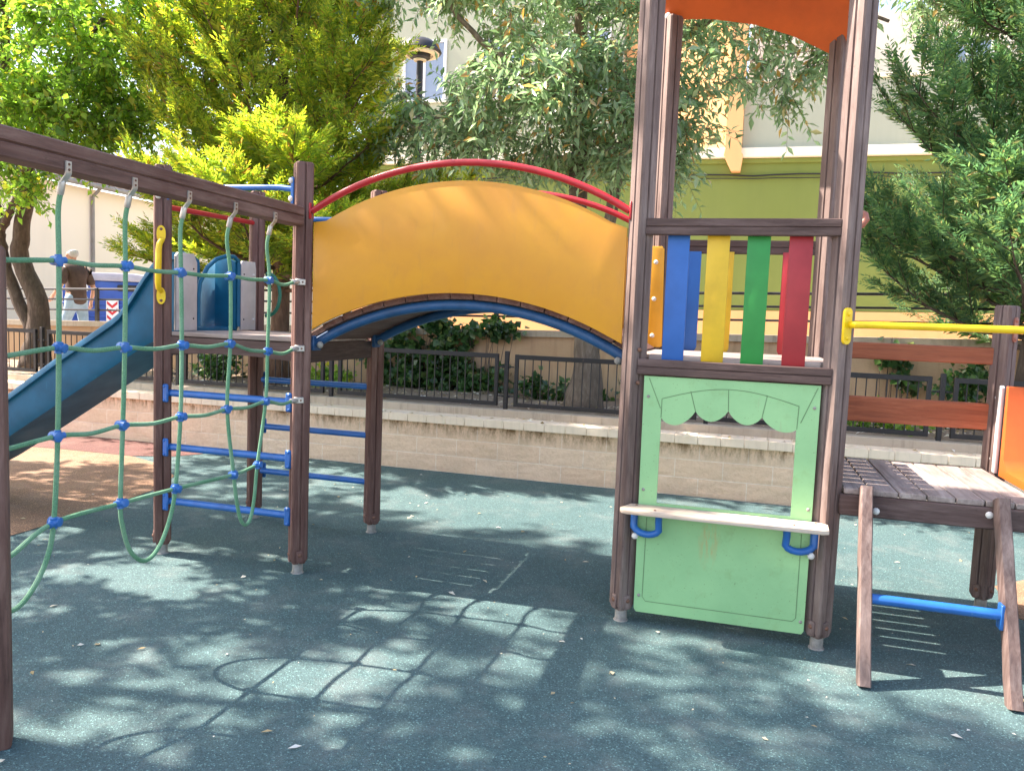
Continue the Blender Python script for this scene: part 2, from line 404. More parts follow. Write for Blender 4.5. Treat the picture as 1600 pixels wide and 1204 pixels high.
# planting bed between the retaining wall and the tan wall
nx, ny = 90, 14
V = []; F = []
for j in range(ny + 1):
    for i in range(nx + 1):
        x = -16 + 28 * i / nx; y = 3.36 + (4.95 - 3.36) * j / ny
        V.append((x, y, .6 + (0 if j in (0, ny) else rnd.uniform(-.025, .035)) + .05 * j / ny))
for j in range(ny):
    for i in range(nx):
        a = j * (nx + 1) + i; F.append((a, a + 1, a + nx + 2, a + nx + 1))
o = quick_mesh('planting_bed', np.array(V), np.array(F), SOIL, smooth=True); struct(o)
def street_z(x): return .8 + .022 * (x + 3)
g = MB()
g.strip([[(x, y, street_z(x) + (0 if y < 11.5 else .13)) for x in (-60, -16, -3, 5, 40)] for y in (5.1, 11.4)])
g2 = MB()
struct(g.build('street', ASPHALT, fix=False))
g = MB()
for x0, x1 in ((-16, -3), (-3, 5), (5, 40)):
    g.raw([(x0, 11.4, street_z(x0) - .1), (x1, 11.4, street_z(x1) - .1), (x1, 14.2, street_z(x1) - .1), (x0, 14.2, street_z(x0) - .1),
           (x0, 11.4, street_z(x0) + .13), (x1, 11.4, street_z(x1) + .13), (x1, 14.2, street_z(x1) + .13), (x0, 14.2, street_z(x0) + .13)],
          [[4, 5, 6, 7], [0, 1, 5, 4], [2, 3, 7, 6]])
struct(g.build('pavement', COPING, fix=False))
g = MB(); g.raw([(-60, 11.4, street_z(-60) - .004), (-16, 11.4, street_z(-16) - .004), (-16, 60, street_z(-16) - .004), (-60, 60, street_z(-60) - .004)], [[0, 1, 2, 3]])
g.raw([(-16, 14.19, street_z(-16) - .004), (-9.2, 14.19, street_z(-9) - .004), (-9.2, 60, street_z(-9) - .004), (-16, 60, street_z(-16) - .004)], [[0, 1, 2, 3]])
struct(g.build('side_street', ASPHALT, fix=False))

# ------------------------------------------------------------------ front retaining wall
w = empty('retaining_wall', 'low wall of beige split-face blocks with a pale coping, along the rubber ground', 'wall', (0, 3.2, 0))
nx, nz = 420, 24; V = []; F = []
for j in range(nz + 1):
    for i in range(nx + 1):
        x = -15 + 25 * i / nx; z = -.02 + .50 * j / nz
        row = int((z + 1e-6) / .165); fx = ((x + (row % 2) * .21) / .42) % 1; fz = (z / .165) % 1
        edge = min(fx, 1 - fx) * .42 < .02 or min(fz, 1 - fz) * .165 < .011
        V.append((x, -.03 + (.002 if edge else rnd.uniform(-.009, .004)), z))
for j in range(nz):
    for i in range(nx):
        a = j * (nx + 1) + i; F.append((a, a + 1, a + nx + 2, a + nx + 1))
quick_mesh('block_face', np.array(V), np.array(F), BLOCKS, w)
g = MB(); x = -15
while x < 10:
    L_ = .2 + rnd.uniform(-.002, .002)
    g.box(x + .0008, x + L_ - .0008, -.085 + rnd.uniform(-.0015, .0015), .235, .48 + rnd.uniform(-.001, .001), .558 + rnd.uniform(-.0012, .0012), .004); x += L_
g.build('coping', CAPSTONE, w)
g = MB(); g.box(-15, 10, .15, .3, .40, .632, .006); g.build('kerb', COPING, w)

# ------------------------------------------------------------------ black metal fence
fz = empty('metal_fence', 'black iron fence with thin vertical bars on top of the beige block wall', 'fence', (0, 3.44, .632))
fp = 1.935; px0 = -1.70
def fence_panel():
    g = MB(); L_ = fp - .17
    g.box(0, L_, -.018, .018, .5, .545, .003); g.box(0, L_, -.018, .018, .03, .07, .003)
    g.box(0, .036, -.0185, .0185, .03, .546, .003); g.box(L_ - .036, L_, -.0185, .0185, .03, .546, .003)
    n = 21
    for i in range(1, n):
        x = .018 + (L_ - .036) * i / n; g.tube([(x, 0, .04), (x, 0, .53)], .0058, 6)
    return g
panel0 = post0 = None
for k in range(-6, 5):
    x = px0 + k * fp
    if post0 is None:
        g = MB(); g.box(-.02, .02, -.02, .02, -.02, .575, .003)
        for zz in (.13, .42):
            for s in (-1, 1): g.tube([(s * .02, 0, zz), (s * .075, 0, zz)], .007, 6); g.dome((s * .035, -.012, zz), .013, (0, -1, 0), 0, 8)
        post0 = g.build('fence_post', BLACKIRON, fz); post0.location = (x, 0, 0)
        panel0 = fence_panel().build('fence_panel', BLACKIRON, fz); panel0.location = (x + .085, 0, 0)
    else:
        copy_part(post0, fz, (x, 0, 0)); copy_part(panel0, fz, (x + .085, 0, 0))

# ------------------------------------------------------------------ tan back wall with coping and street railing
def cz(x): return 1.44 + .022 * x
bw = empty('tan_wall', 'stained tan rendered wall with concrete coping behind the planting bed', 'wall', (0, 5.0, .5))
g = MB(); xs = [-16 + 28 * i / 56 for i in range(57)]
g.strip([[(x, -.0, 0) for x in xs], [(x, 0, cz(x) - .57) for x in xs]]); g.build('wall_face', BACKWALL, bw, fix=False)
g = MB()
for i in range(28):
    x0 = -16 + i; x1 = x0 + 1
    z0, z1 = cz(x0) - .5, cz(x1) - .5
    vs = [(x0 + .003, -.05, z0 - .075), (x1 - .003, -.05, z1 - .075), (x1 - .003, .3, z1 - .075), (x0 + .003, .3, z0 - .075),
          (x0 + .003, -.05, z0), (x1 - .003, -.05, z1), (x1 - .003, .3, z1), (x0 + .003, .3, z0)]
    g.raw(vs, [[0, 3, 2, 1], [4, 5, 6, 7], [0, 1, 5, 4], [1, 2, 6, 5], [2, 3, 7, 6], [3, 0, 4, 7]])
g.build('coping', COPING, bw)
rl = empty('street_railing', 'dark pipe railing with three rails along the street edge above the tan wall', 'railing', (0, 5.12, 0))
for dz, r_ in ((.16, .013), (.31, .013), (.455, .016)):
    g = MB(); g.tube([(x, 0, cz(x) + dz) for x in (-16, -9, -3, 3, 12)], r_, 8); g.build('rail', BLACKIRON, rl)
rp = None
for i in range(15):
    x = -14.3 + 1.99 * i
    if rp is None:
        g = MB(); g.box(-.028, .028, -.02, .02, -.01, .475, .004); rp = g.build('railing_post', BLACKIRON, rl); rp.location = (x, -.002, cz(x))
    else: copy_part(rp, rl, (x, -.002, cz(x)))

# ------------------------------------------------------------------ green building across the street
gb = empty('green_building', 'olive green building with peach plinth and cream cornice across the street', 'building', (0, 14, 1.0))
def lz(z): return z - 1.0
g = MB(); g.box(-9, 14, .02, 9, -.6, lz(5.16), .01); g.build('wall', GREENWALL, gb)
g = MB()
for x0, x1 in ((-9, -3), (-3, 3), (3, 9), (9, 14)):
    za, zb = street_z(x0) + 1.02, street_z(x1) + 1.02
    g.raw([(x0, -.05, -.4), (x1, -.05, -.4), (x1, -.05, lz(zb)), (x0, -.05, lz(za)), (x0, .02, lz(za)), (x1, .02, lz(zb))], [[0, 1, 2, 3], [3, 2, 5, 4]])
g.build('plinth', PEACH, gb, fix=False)
g = MB(); g.box(-9.2, 14.2, -.16, .3, lz(5.16), lz(5.36), .012); g.box(-9.1, 14.1, -.05, .1, lz(5.06), lz(5.155), .012, 1); g.build('cornice', [CREAM, GREENWALL], gb)
g = MB(); pts = [(-9 + i * .5, -.03, lz(4.82) + .015 * math.sin(i * .9) - .02 * (i % 3 == 1)) for i in range(47)]
g.tube(pts, .016, 6); g.tube([(p[0], -.03, p[2] - .07 + .012 * math.sin(p[0] * 3)) for p in pts], .01, 6); g.build('cable', BLACKIRON, gb)
g = MB(); g.box(.24, 14, .0, .3, lz(5.362), lz(6.74), .01); g.build('parapet', GREYWALL, gb)
g = MB(); g.box(.24, 14.1, -.05, .34, lz(6.742), lz(6.83), .012); g.build('parapet_coping', CREAM, gb)
# pilaster with a tapered foot
g = MB()
prof = [(-.10, lz(9.5)), (.24, lz(9.5)), (.24, lz(5.25)), (.28, lz(5.2)), (.24, lz(4.86)), (.06, lz(4.86)), (-.12, lz(5.2)), (-.10, lz(5.3))]
g.prism(prof, -.24, .02, 'y'); g.build('pilaster', PEACH, gb)
# angled bay to the left of the pilaster
g = MB(); g.prism([(-.1, -.1), (-2.5, .85), (-2.5, 1.4), (-.1, 1.4)], lz(5.362), lz(9.5), 'z'); g.build('bay_wall', PEACH, gb)
g = MB(); g.box(-9, -2.5, .5, 3.5, lz(5.362), lz(9.6), .01); g.build('upper_wall', GREYWALL, gb)
g = MB(); g.box(.24, 13.8, 3.2, 8, lz(5.2), lz(9.2), .01); g.build('set_back_wall', WARE, gb)
def window(x0, x1, z0, z1, y, parent):
    f = MB(); t_ = .07
    f.box(x0, x1, y - .05, y, lz(z1) - t_, lz(z1), .008); f.box(x0 - .04, x1 + .04, y - .09, y, lz(z0), lz(z0) + t_, .008)
    f.box(x0, x0 + t_, y - .05, y, lz(z0) + t_, lz(z1) - t_, .008); f.box(x1 - t_, x1, y - .05, y, lz(z0) + t_, lz(z1) - t_, .008)
    f.box((x0 + x1) / 2 - .03, (x0 + x1) / 2 + .03, y - .046, y - .004, lz(z0) + t_, lz(z1) - t_, .005)
    fo = f.build('window', WHITEFR, parent)
    p = MB(); p.box(x0 + .05, x1 - .05, y - .025, y - .015, lz(z0) + .05, lz(z1) - .05, 0); p.build('pane', GLASS, fo)
for x0 in (-5.95, -3.95, -8.0): window(x0, x0 + 1.15, 6.75, 8.25, .5, gb)
for x0 in (2.0, 4.6): window(x0, x0 + 1.1, 7.1, 8.5, 3.2, gb)

# ------------------------------------------------------------------ cream warehouse on the left
wh = empty('warehouse', 'long cream warehouse with a pale tiled roof on the left of the street', 'building', (-16, 20, 0))
g = MB(); g.box(-8, 0, -14, 16, .2, 4.45, .01); g.build('wall', WARE, wh)
g = MB()
n = 110
rows = []
for (xx, zz) in ((.35, 4.62), (-4.2, 6.3)):
    rows.append([(xx, -14.2 + 30.4 * i / (n * 2), zz + .05 * abs(math.sin(math.pi * i / 2 * 1.0)) + (.045 if i % 2 else 0)) for i in range(n * 2 + 1)])
g.strip(rows); g.strip([[(p[0], p[1], p[2] - .09) for p in r] for r in rows][::-1])
g.strip([rows[0], [(p[0], p[1], p[2] - .09) for p in rows[0]]])
g.build('roof', TILE, wh)
g = MB(); g.tube([(.34, -14.2, 4.5), (.34, 16.2, 4.5)], .07, 10); g.build('gutter', PIPE, wh)
for yy in (-7.2, 1.4, 9.0):
    g = MB(); g.tube([(.3, yy, 4.46), (.06, yy, 4.25), (.06, yy, .9)], .045, 8); g.build('downpipe', PIPE, wh)
g = MB(); g.box(-.0, .03, 3.2, 5.6, .95, 3.2, .01); g.build('gate', mat_paint('warehouse_gate', (.45, .42, .4), .5, .2, 3), wh)

# ------------------------------------------------------------------ blue recycling container
def container():
    o = empty('recycling_container', 'blue recycling container with a grey lid and red and white chevrons behind the slide', 'recycling container', (-12.15, 9.75, street_z(-12)), rz=R(14)); o.scale = (1, 1, .88)
    BL = mat_paint('blue_container', (.012, .07, .36), .4, .2, 3); GL = mat_paint('container_lid', (.4, .39, .47), .45, .15, 3)
    g = MB(); prof = [(-.95, .12), (.95, .12), (1.0, 1.35), (.9, 1.55), (-.9, 1.55), (-1.0, 1.35)]
    g.prism(prof, -.55, .55, 'y', 0, None, .02)
    for zz in (.42, .7, .98): g.box(-.985, .985, -.575, -.545, zz, zz + .05, .012)
    g.build('body', BL, o)
    g = MB(); g.prism([(-.96, 1.552), (.96, 1.552), (.9, 1.68), (.5, 1.74), (-.5, 1.74), (-.9, 1.68)], -.6, .6, 'y', 0, None, .02); g.build('lid', GL, o)
    g = MB(); g.box(.18, .82, -.58, -.552, 1.33, 1.47, .02); g.build('mouth', mat_paint('black_rubber', (.015, .015, .017), .6, .1, 9), o)
    g = MB(); g.box(-.62, -.44, -.565, -.553, 1.3, 1.52, .003)
    g.build('notice', WHITEFR, o)
    RW = mat_paint('red_reflector', (.6, .02, .03), .35, .1, 9)
    for x0 in (-.05, .62):
        g = MB(); g.box(x0, x0 + .26, -.583, -.577, .62, 1.12, .002)
        for k in range(3):
            zc = .7 + .16 * k
            g.prism([(x0 + .02, zc + .07), (x0 + .13, zc - .03), (x0 + .24, zc + .07), (x0 + .24, zc), (x0 + .13, zc - .1), (x0 + .02, zc)], -.5862, -.5835, 'y', 1)
        g.build('chevron_plate', [WHITEFR, RW], o)
    for s in (-1, 1):
        g = MB(); g.tube([(s * .75, -.3, .06), (s * .75, .3, .06)], .06, 10); g.build('foot', BLACKIRON, o)
    return o
container()

# ------------------------------------------------------------------ street lamp
sl = empty('street_lamp', 'black street lamp with a round ringed lantern above the yellow bridge', 'street lamp', (-4.72, 8.0, street_z(-4.72)))
zb = 5.72 - street_z(-4.72)
g = MB(); g.lathe([(.14, -.02), (.14, .05), (.1, .1), (.085, .7), (.078, .75), (.068, 1.2), (.055, zb - .35), (.05, zb - .1)], 16); g.build('pole', BLACKIRON, sl)
g = MB()
g.lathe([(.33, zb - .02), (.345, zb), (.33, zb + .03), (.3, zb + .09), (.2, zb + .17), (.08, zb + .2), (.02, zb + .21)], 32); g.build('canopy', BLACKIRON, sl)
g = MB(); g.lathe([(.31, zb - .026), (.3, zb - .05), (.21, zb - .06), (.2, zb - .03)], 32); g.build('lens_ring', LAMPGLASS, sl)
g = MB(); g.lathe([(.17, zb - .03), (.16, zb - .1), (.09, zb - .13), (.03, zb - .13)], 24); g.build('reflector', BLACKIRON, sl)
g = MB(); g.lathe([(.105, zb - .122), (.10, zb - .145), (.05, zb - .15)], 24); g.build('inner_lens', LAMPGLASS, sl)

# ------------------------------------------------------------------ play structure: posts
PW = .095
def post_profile():
    h = PW / 2; c = .008; gw = .006; gd = .009; p = []
    side = [(-h + c, -h), (-gw, -h), (-gw * .4, -h + gd), (gw * .4, -h + gd), (gw, -h), (h - c, -h)]
    for k in range(4):
        a = k * math.pi / 2 + math.pi / 4      # posts stand turned 45 degrees to the module
        for (x, y) in side: p.append((x * math.cos(a) - y * math.sin(a), x * math.sin(a) + y * math.cos(a)))
    return p
PROF = post_profile()
def make_post(height, parent, loc, bottom=.06, foot=True, wood=None):
    wood = wood or WOOD['z']
    if not foot: bottom = -.02
    g = MB(); n = len(PROF)
    levels = [(bottom, .72), (bottom + .03, 1), (height - .012, 1), (height, .86)]
    g.strip([[(x * s, y * s, z) for x, y in PROF] for z, s in levels], closed=True)
    g.raw([(x * .86, y * .86, height) for x, y in PROF], [list(range(n))])
    g.raw([(x * .72, y * .72, bottom) for x, y in PROF], [list(range(n))[::-1]])
    o = g.build('post', wood, parent, 30, False); o.location = loc
    if foot:
        f = MB(); f.tube([(0, 0, -.01), (0, 0, bottom + .01)], .031, 14); f.lathe([(.04, -.005), (.037, .004), (.031, .007)], 14)
        f.build('foot', STEEL, o)
        b = MB()
        for a in (-45, -135):
            d = Vector((math.cos(R(a)), math.sin(R(a)), 0)); q = Matrix.Rotation(R(a + 90), 4, 'Z')
            b.box(-.024, .024, -PW / 2 - .005, -PW / 2 + .004, bottom + .012, bottom + .085, .008, M=q)
            b.dome(d * (PW / 2 + .004) + Vector((0, 0, bottom + .055)), .012, d, 1, 8)
        b.build('bolt_cover', [wood, RUST], o)
    return o

# ---------------------------- ladder tower (left)
lt = empty('ladder_tower', 'dark wooden play tower with blue ladder rungs, between the net and the arched bridge', 'play tower', (-2.85, 0, 0))
p0 = make_post(2.353, lt, (0, 0, 0))
for x, y in ((.95, 0), (.95, .95), (0, .95)): copy_part(p0, lt, (x, y, 0))
def rung(y, z, parent, dirn):
    g = MB(); g.tube([(.055, y, z), (.895, y, z)], .0215, 14)
    for s, xx in ((1, .052), (-1, .898)):
        # end brackets hugging the post face
        g.box(xx - .02, xx + .02, y - .03 * dirn - .008, y - .03 * dirn + .008, z - .055, z + .055, .007)
        g.tube([(xx, y - .03 * dirn, z), (xx, y, z)], .021, 12)
        for dz in (-.042, .042): g.dome((xx - .005 * s, y - .038 * dirn, z + dz), .009, (0, -dirn, 0), 0, 8)
    return g.build('rung', BLUE, parent)
for z in (.335, .67, 1.0): rung(-.005, z, lt, 1)
for z in (.352, .68, 1.02): rung(.955, z, lt, -1)
g = MB(); n = 7
for i in range(n):
    y0 = .0 + .95 * i / n; g.box(.06 if i in (0, n - 1) else .005, .89 if i in (0, n - 1) else .945, y0 + .003, y0 + .95 / n - .003, 1.345, 1.372, .004)
g.build('deck', DECK['x'], lt)
for y0 in (-.005, .925):
    g = MB(); pts = [(.055 + .84 * i / 12, 1.344 - .004) for i in range(13)] + [(.895 - .84 * i / 12, 1.235 + .018 * math.sin(math.pi * i / 12)) for i in range(13)]
    g.prism(pts, y0, y0 + .03, 'y'); g.build('deck_beam', DARKWOOD['x'], lt)
for x0 in (.0, .918):
    g = MB(); g.box(x0, x0 + .03, .06, .89, 1.225, 1.343, .005); g.build('deck_beam', DARKWOOD['y'], lt)
# top bars
g = MB(); g.tube([(.03, -.005, 2.13), (.06, -.005, 2.2), (.12, -.005, 2.222), (.8, -.005, 2.216), (.9, -.005, 2.205)], .0165, 12)
g.box(.885, .905, -.03, .02, 2.12, 2.27, .004); g.build('top_bar', BLUE, lt)
for p_, d_ in (((.884, -.026, 2.15), (-.5, -.8, 0)), ((.884, -.026, 2.25), (-.5, -.8, 0)), ((.02, -.06, 2.165), (.3, -.9, 0))):
    g = MB(); g.dome(p_, .017, d_, 0); g.build('bolt_cap', WHITEPL, lt)
g = MB(); g.tube([(.055, .955, 2.168), (.895, .955, 2.158)], .0165, 12); g.build('top_bar', BLUE, lt)
g = MB(); g.tube([(.0, .055, 2.115), (.0, .895, 2.13)], .0165, 12); g.build('entry_bar', RED, lt)
g = MB(); g.box(.88, .905, .02, .05, 1.9, 2.02, .006); g.build('bar_plate', BLUE, lt)
# yellow grip on the near left post
g = MB(); yb = -.062
g.tube([(.047, yb, 1.91), (.06, yb - .035, 1.885), (.066, yb - .048, 1.85), (.062, yb - .048, 1.66), (.05, yb - .03, 1.625), (.044, yb, 1.61)], [.016, .017, .0175, .0175, .016, .014], 10)
q = Matrix.Translation((.042, yb, 0)) @ Matrix.Rotation(R(40), 4, 'Z')
for zc in (1.945, 1.582):
    poly = [(.025 * math.cos(a), zc + .05 * (1 if math.sin(a) > 0 else -1) * abs(math.sin(a)) ** .8) for a in [R(20 * k) for k in range(18)]]
    g.prism(poly, -.006, .006, 'y', 0, q)
    for dz in (-.028, .028): g.dome(q @ Vector((0, -.006, zc + dz)), .009, q.to_3x3() @ Vector((0, -1, 0)), 1, 8)
g.build('grip', [YELLOW_B, RUST], lt)
# green hoop handle on the far side
g = MB(); g.tube([(.06, .97, 1.78)] + [(.06 + .1 * math.sin(a), 1.0, 1.63 + .15 * math.cos(a)) for a in [R(x) for x in range(15, 180, 15)]] + [(.06, .97, 1.48)], .013, 10)
g.build('hoop_handle', mat_paint('green_metal', (.01, .17, .11), .35, .2, 8), lt)

# ---------------------------- blue slide
sd = empty('blue_slide', 'blue plastic slide going down to the left from the ladder tower', 'slide', (-2.85, 0, 0))
def slide_path():
    # inner bed height as a function of distance from the deck
    return [(0.02, 1.39), (-.18, 1.385), (-.34, 1.33), (-.5, 1.235), (-.75, 1.085), (-1.0, .935), (-1.45, .665), (-1.9, .40), (-2.2, .245), (-2.45, .175), (-2.75, .16), (-3.1, .16)]
def lip_path():
    return [(-.0, 1.845), (-.12, 1.865), (-.22, 1.82), (-.32, 1.71), (-.41, 1.585), (-.52, 1.455), (-.75, 1.315), (-1.0, 1.165), (-1.45, .875), (-1.9, .61), (-2.2, .455), (-2.45, .385), (-2.75, .36), (-3.1, .3)]
def interp(path, x):
    for (a, za), (b, zb_) in zip(path, path[1:]):
        if b <= x <= a: return za + (zb_ - za) * (a - x) / (a - b)
    return path[-1][1]
xs = [.0 - 3.05 * i / 60 for i in range(61)]
y0, y1 = .23, .74
rows = []
for x in xs:
    zi = interp(slide_path(), x); zl = interp(lip_path(), x); zo = zi - .055; lw = .045
    rows.append([(x, y0 - .035, zl - .045), (x, y0 - .035, zl - .012), (x, y0 - .028, zl), (x, y0 + .002, zl), (x, y0 + .012, zl - .012), (x, y0 + .02, zi + .07), (x, y0 + .05, zi + .015), (x, y0 + .12, zi),
                 (x, y1 - .12, zi), (x, y1 - .05, zi + .015), (x, y1 - .02, zi + .07), (x, y1 - .012, zl - .012), (x, y1 - .002, zl), (x, y1 + .028, zl), (x, y1 + .035, zl - .012), (x, y1 + .035, zl - .045),
                 (x, y1 + .002, zl - .045), (x, y1 + .0, zo + .06), (x, y1 - .04, zo), (x, y0 + .04, zo), (x, y0, zo + .06), (x, y0 - .002, zl - .045)])
g = MB(); g.strip(rows, closed=True)
n = len(rows[0])
for rr in (rows[0], rows[-1]): g.raw(rr, [[0, 1, 2, 3, 4, 21], [4, 5, 20, 21], [5, 6, 19, 20], [6, 7, 8, 9, 18, 19], [9, 10, 17, 18], [10, 11, 16, 17], [11, 12, 13, 14, 15, 16]])
g.build('chute', SLIDE, sd, 50)
# inner wings rising beside the mouth
for s, yb_ in ((1, .27), (-1, .70)):
    g = MB(); poly = [(0.02, 1.38), (0.02, 1.80)] + [(.02 - .0, 1.84), (-.06, 1.872), (-.14, 1.85)] + [(-.14, 1.38)]
    g.prism(poly, yb_ - .03, yb_ - .008 if s == 1 else yb_ + .0, 'y', 0, None, .004); g.build('wing', SLIDE, sd)
# pale side boards
for s, ya, ybb in ((1, .072, .262), (-1, .715, .885)):
    g = MB(); poly = [(ya, 1.376), (ybb, 1.376), (ybb, 1.80), (ybb - .03 if s == 1 else ybb - .01, 1.852), (ya + .02, 1.852), (ya, 1.83)]
    g.prism(poly, .022, .04, 'x', 0, None, .003)
    for zz in (1.45, 1.76): g.dome((.041, ya + .03 if s == 1 else ybb - .03, zz), .011, (1, -.3, 0), 1, 8); g.dome((.041, ybb - .035 if s == 1 else ya + .03, zz), .006, (1, 0, 0), 2, 8)
    g.build('side_board', [GREYPL, WHITEPL, BLACKIRON], sd)
for yy in (y0, y1):
    g = MB(); g.tube([(-2.55, yy, -.02), (-2.55, yy, .2)], .025, 10); g.build('support', STEEL, sd)
# raised rim at the mouth
g = MB(); rim = [(.03, .285, 1.40), (.03, .285, 1.60), (.03, .30, 1.68), (.03, .37, 1.78), (.03, .46, 1.84), (.03, .56, 1.868), (.03, .65, 1.87), (.03, .695, 1.845), (.03, .70, 1.80), (.03, .70, 1.40)]
g.tube(rim, .014, 8); g.build('mouth_rim', SLIDE, sd)
g = MB(); poly = [(p[1], p[2]) for p in rim[1:-1]] + [(.70, 1.395), (.285, 1.395)]
g.prism([(a, b) for a, b in poly], -.30, -.285, 'x'); g.build('hood_back', SLIDE, sd)

# ---------------------------- climbing net
NX = -1.9
nf = empty('net_frame', 'brown wooden beam on posts holding up the green rope net', 'net frame', (NX, -2.45, 0))
g = MB(); prof = [(-.047, 2.0), (-.047, 2.042), (-.038, 2.048), (-.047, 2.054), (-.047, 2.094), (-.04, 2.1), (.04, 2.1), (.047, 2.094), (.047, 2.054), (.038, 2.048), (.047, 2.042), (.047, 2.0), (.04, 1.994), (-.04, 1.994)]
g.prism(prof, 2.385, .06, 'y', 0, None, 0); bo = g.build('beam', WOOD['y'], nf)
make_post(2.353, nf, (0, 0, 0))
sp = make_post(1.70, nf, (.045, .48, 0), foot=False)
cap_ = MB(); cap_.raw([(x * .85, y * .85, 1.7015) for x, y in PROF], [list(range(len(PROF)))]); cap_.build('end_grain', mat_wood('orange_end_grain', 'x', (.3, .1, .04), (.42, .16, .06), (.5, .22, .1)), sp, fix=False)
net = empty('climbing_net', 'green rope climbing net with blue plastic knots hanging from the beam', 'climbing net', (NX, -1.0, 0))
OY = 1.0      # children are given relative to the net's origin
ROPE_R = .0092
cols = [-1.655, -1.332, -1.0, -.655, -.33]
rowz = {0: [1.676, 1.679, 1.675, 1.682, 1.68], 1: [1.357, 1.35, 1.352, 1.351, 1.304], 2: [1.029, 1.031, 1.028, 1.029, 1.038], 3: [.706, .708, .704, .692, .707]}
coly = {0: [-1.650, -1.327, -.999, -.648, -.319], 1: [-1.654, -1.332, -.993, -.644, -.329], 2: [-1.663, -1.344, -1.0, -.665, -.34], 3: [-1.685, -1.359, -1.032, -.609, -.409]}
def smooth(pts, sub=5):
    P = [Vector(p) for p in pts]; P = [P[0] * 2 - P[1]] + P + [P[-1] * 2 - P[-2]]; out = []
    for i in range(1, len(P) - 2):
        for k in range(sub):
            t = k / sub; a, b, c, d = P[i - 1:i + 3]
            out.append(.5 * ((2 * b) + (c - a) * t + (2 * a - 5 * b + 4 * c - d) * t * t + (3 * b - a - 3 * c + d) * t ** 3))
    out.append(P[-2]); return out
def NP(y, z, x=0): return (x, y + OY, z)
ends = {0: (1.686, 1.664), 1: (1.312, 1.34), 2: (1.02, 1.018), 3: (None, .64)}
for r_ in range(4):
    pts = [NP(-1.945, ends[r_][1], .03), NP(-1.87, ends[r_][1] - .004, .01)]
    for c_ in range(5):
        pts.append(NP(coly[r_][c_], rowz[r_][c_]))
        if c_ < 4 and r_ < 3:
            pts.append(NP((coly[r_][c_] + coly[r_][c_ + 1]) / 2, (rowz[r_][c_] + rowz[r_][c_ + 1]) / 2 - (.012 if r_ else .006)))
    if ends[r_][0]:
        pts.append(NP(-.19, (rowz[r_][4] + ends[r_][0]) / 2 - .02)); pts.append(NP(-.085, ends[r_][0] - .003))
    g = MB(); g.tube(smooth(pts), ROPE_R, 8); g.build('rope', ROPE, net)
tops = [-1.655, -1.333, -1.01, -.683, -.352]
def vtop(c_): return [NP(tops[c_], 1.93, .018), NP(tops[c_], 1.85, .004)]
def vmid(c_): return [NP(coly[r_][c_], rowz[r_][c_]) for r_ in range(4)]
g = MB(); g.tube(smooth(vtop(0) + vmid(0) + [NP(-1.72, .57), NP(-1.79, .47), NP(-1.86, .432), NP(-1.93, .46), NP(-1.98, .6), NP(-1.985, .75)]), ROPE_R, 8); g.build('rope', ROPE, net)
g = MB(); g.tube(smooth(vtop(1) + vmid(1) + [NP(-1.345, .6), NP(-1.31, .5), NP(-1.25, .437), NP(-1.19, .428), NP(-1.125, .475), NP(-1.07, .57)] + vmid(2)[::-1] + vtop(2)[::-1]), ROPE_R, 8); g.build('rope', ROPE, net)
g = MB(); g.tube(smooth(vtop(3) + vmid(3) + [NP(-.585, .56), NP(-.55, .45), NP(-.505, .408), NP(-.46, .44), NP(-.43, .55)] + vmid(4)[::-1] + vtop(4)[::-1]), ROPE_R, 8); g.build('rope', ROPE, net)
def knot_mesh():
    g = MB(); g.tube([(0, -.036, 0), (0, -.034, 0), (0, .034, 0), (0, .036, 0)], [.012, .0165, .0165, .012], 12)
    g.tube([(0, 0, -.03), (0, 0, -.028), (0, 0, .028), (0, 0, .03)], [.012, .0165, .0165, .012], 12)
    g.tube([(-.03, .012, 0), (-.028, .012, 0), (.026, .012, 0), (.029, .012, 0)], [.016, .0235, .0235, .016], 12)
    g.lathe([(.004, -.024), (.02, -.016), (.0245, 0), (.02, .016), (.004, .024)], 12)
    return g
k0 = None
for r_ in range(4):
    for c_ in range(5):
        loc = NP(coly[r_][c_], rowz[r_][c_])
        if k0 is None: k0 = knot_mesh().build('knot', KNOT, net, 50); k = k0; k.location = loc
        else: k = copy_part(k0, net, loc)
        k.scale = (.76,) * 3; k.rotation_euler = (rnd.uniform(-.25, .25), rnd.uniform(-.2, .2), rnd.uniform(-.3, .3) + (math.pi if rnd.random() < .4 else 0))
k0 = None
for c_ in range(5):
    if k0 is None:
        g = MB(); rows = []
        for (x, z, wd) in ((-.052, 2.03, .012), (-.052, 1.99, .012), (-.049, 1.982, .012), (-.034, 1.966, .0125), (-.026, 1.955, .012)):
            rows.append([(x - .004, -wd, z), (x - .004, wd, z), (x + .003, wd, z), (x + .003, -wd, z)])
        g.strip(rows, closed=True); g.raw(rows[0], [[0, 1, 2, 3]])
        g.tube([(-.025, 0, 1.962), (-.024, 0, 1.955), (-.014, 0, 1.916), (-.013, 0, 1.912)], [.01, .0125, .0125, .0105], 12)
        for dz in (2.019, 2.0): g.dome((-.057, 0, dz), .005, (-1, 0, 0), 1, 8)
        for v in range(len(g.v)): g.v[v] = (-g.v[v][0], g.v[v][1], g.v[v][2])
        k0 = g.build('beam_clamp', [ALU, RUST], net); k0.location = NP(tops[0], 0)
        k = k0
    else: k = copy_part(k0, net, NP(tops[c_], 0))
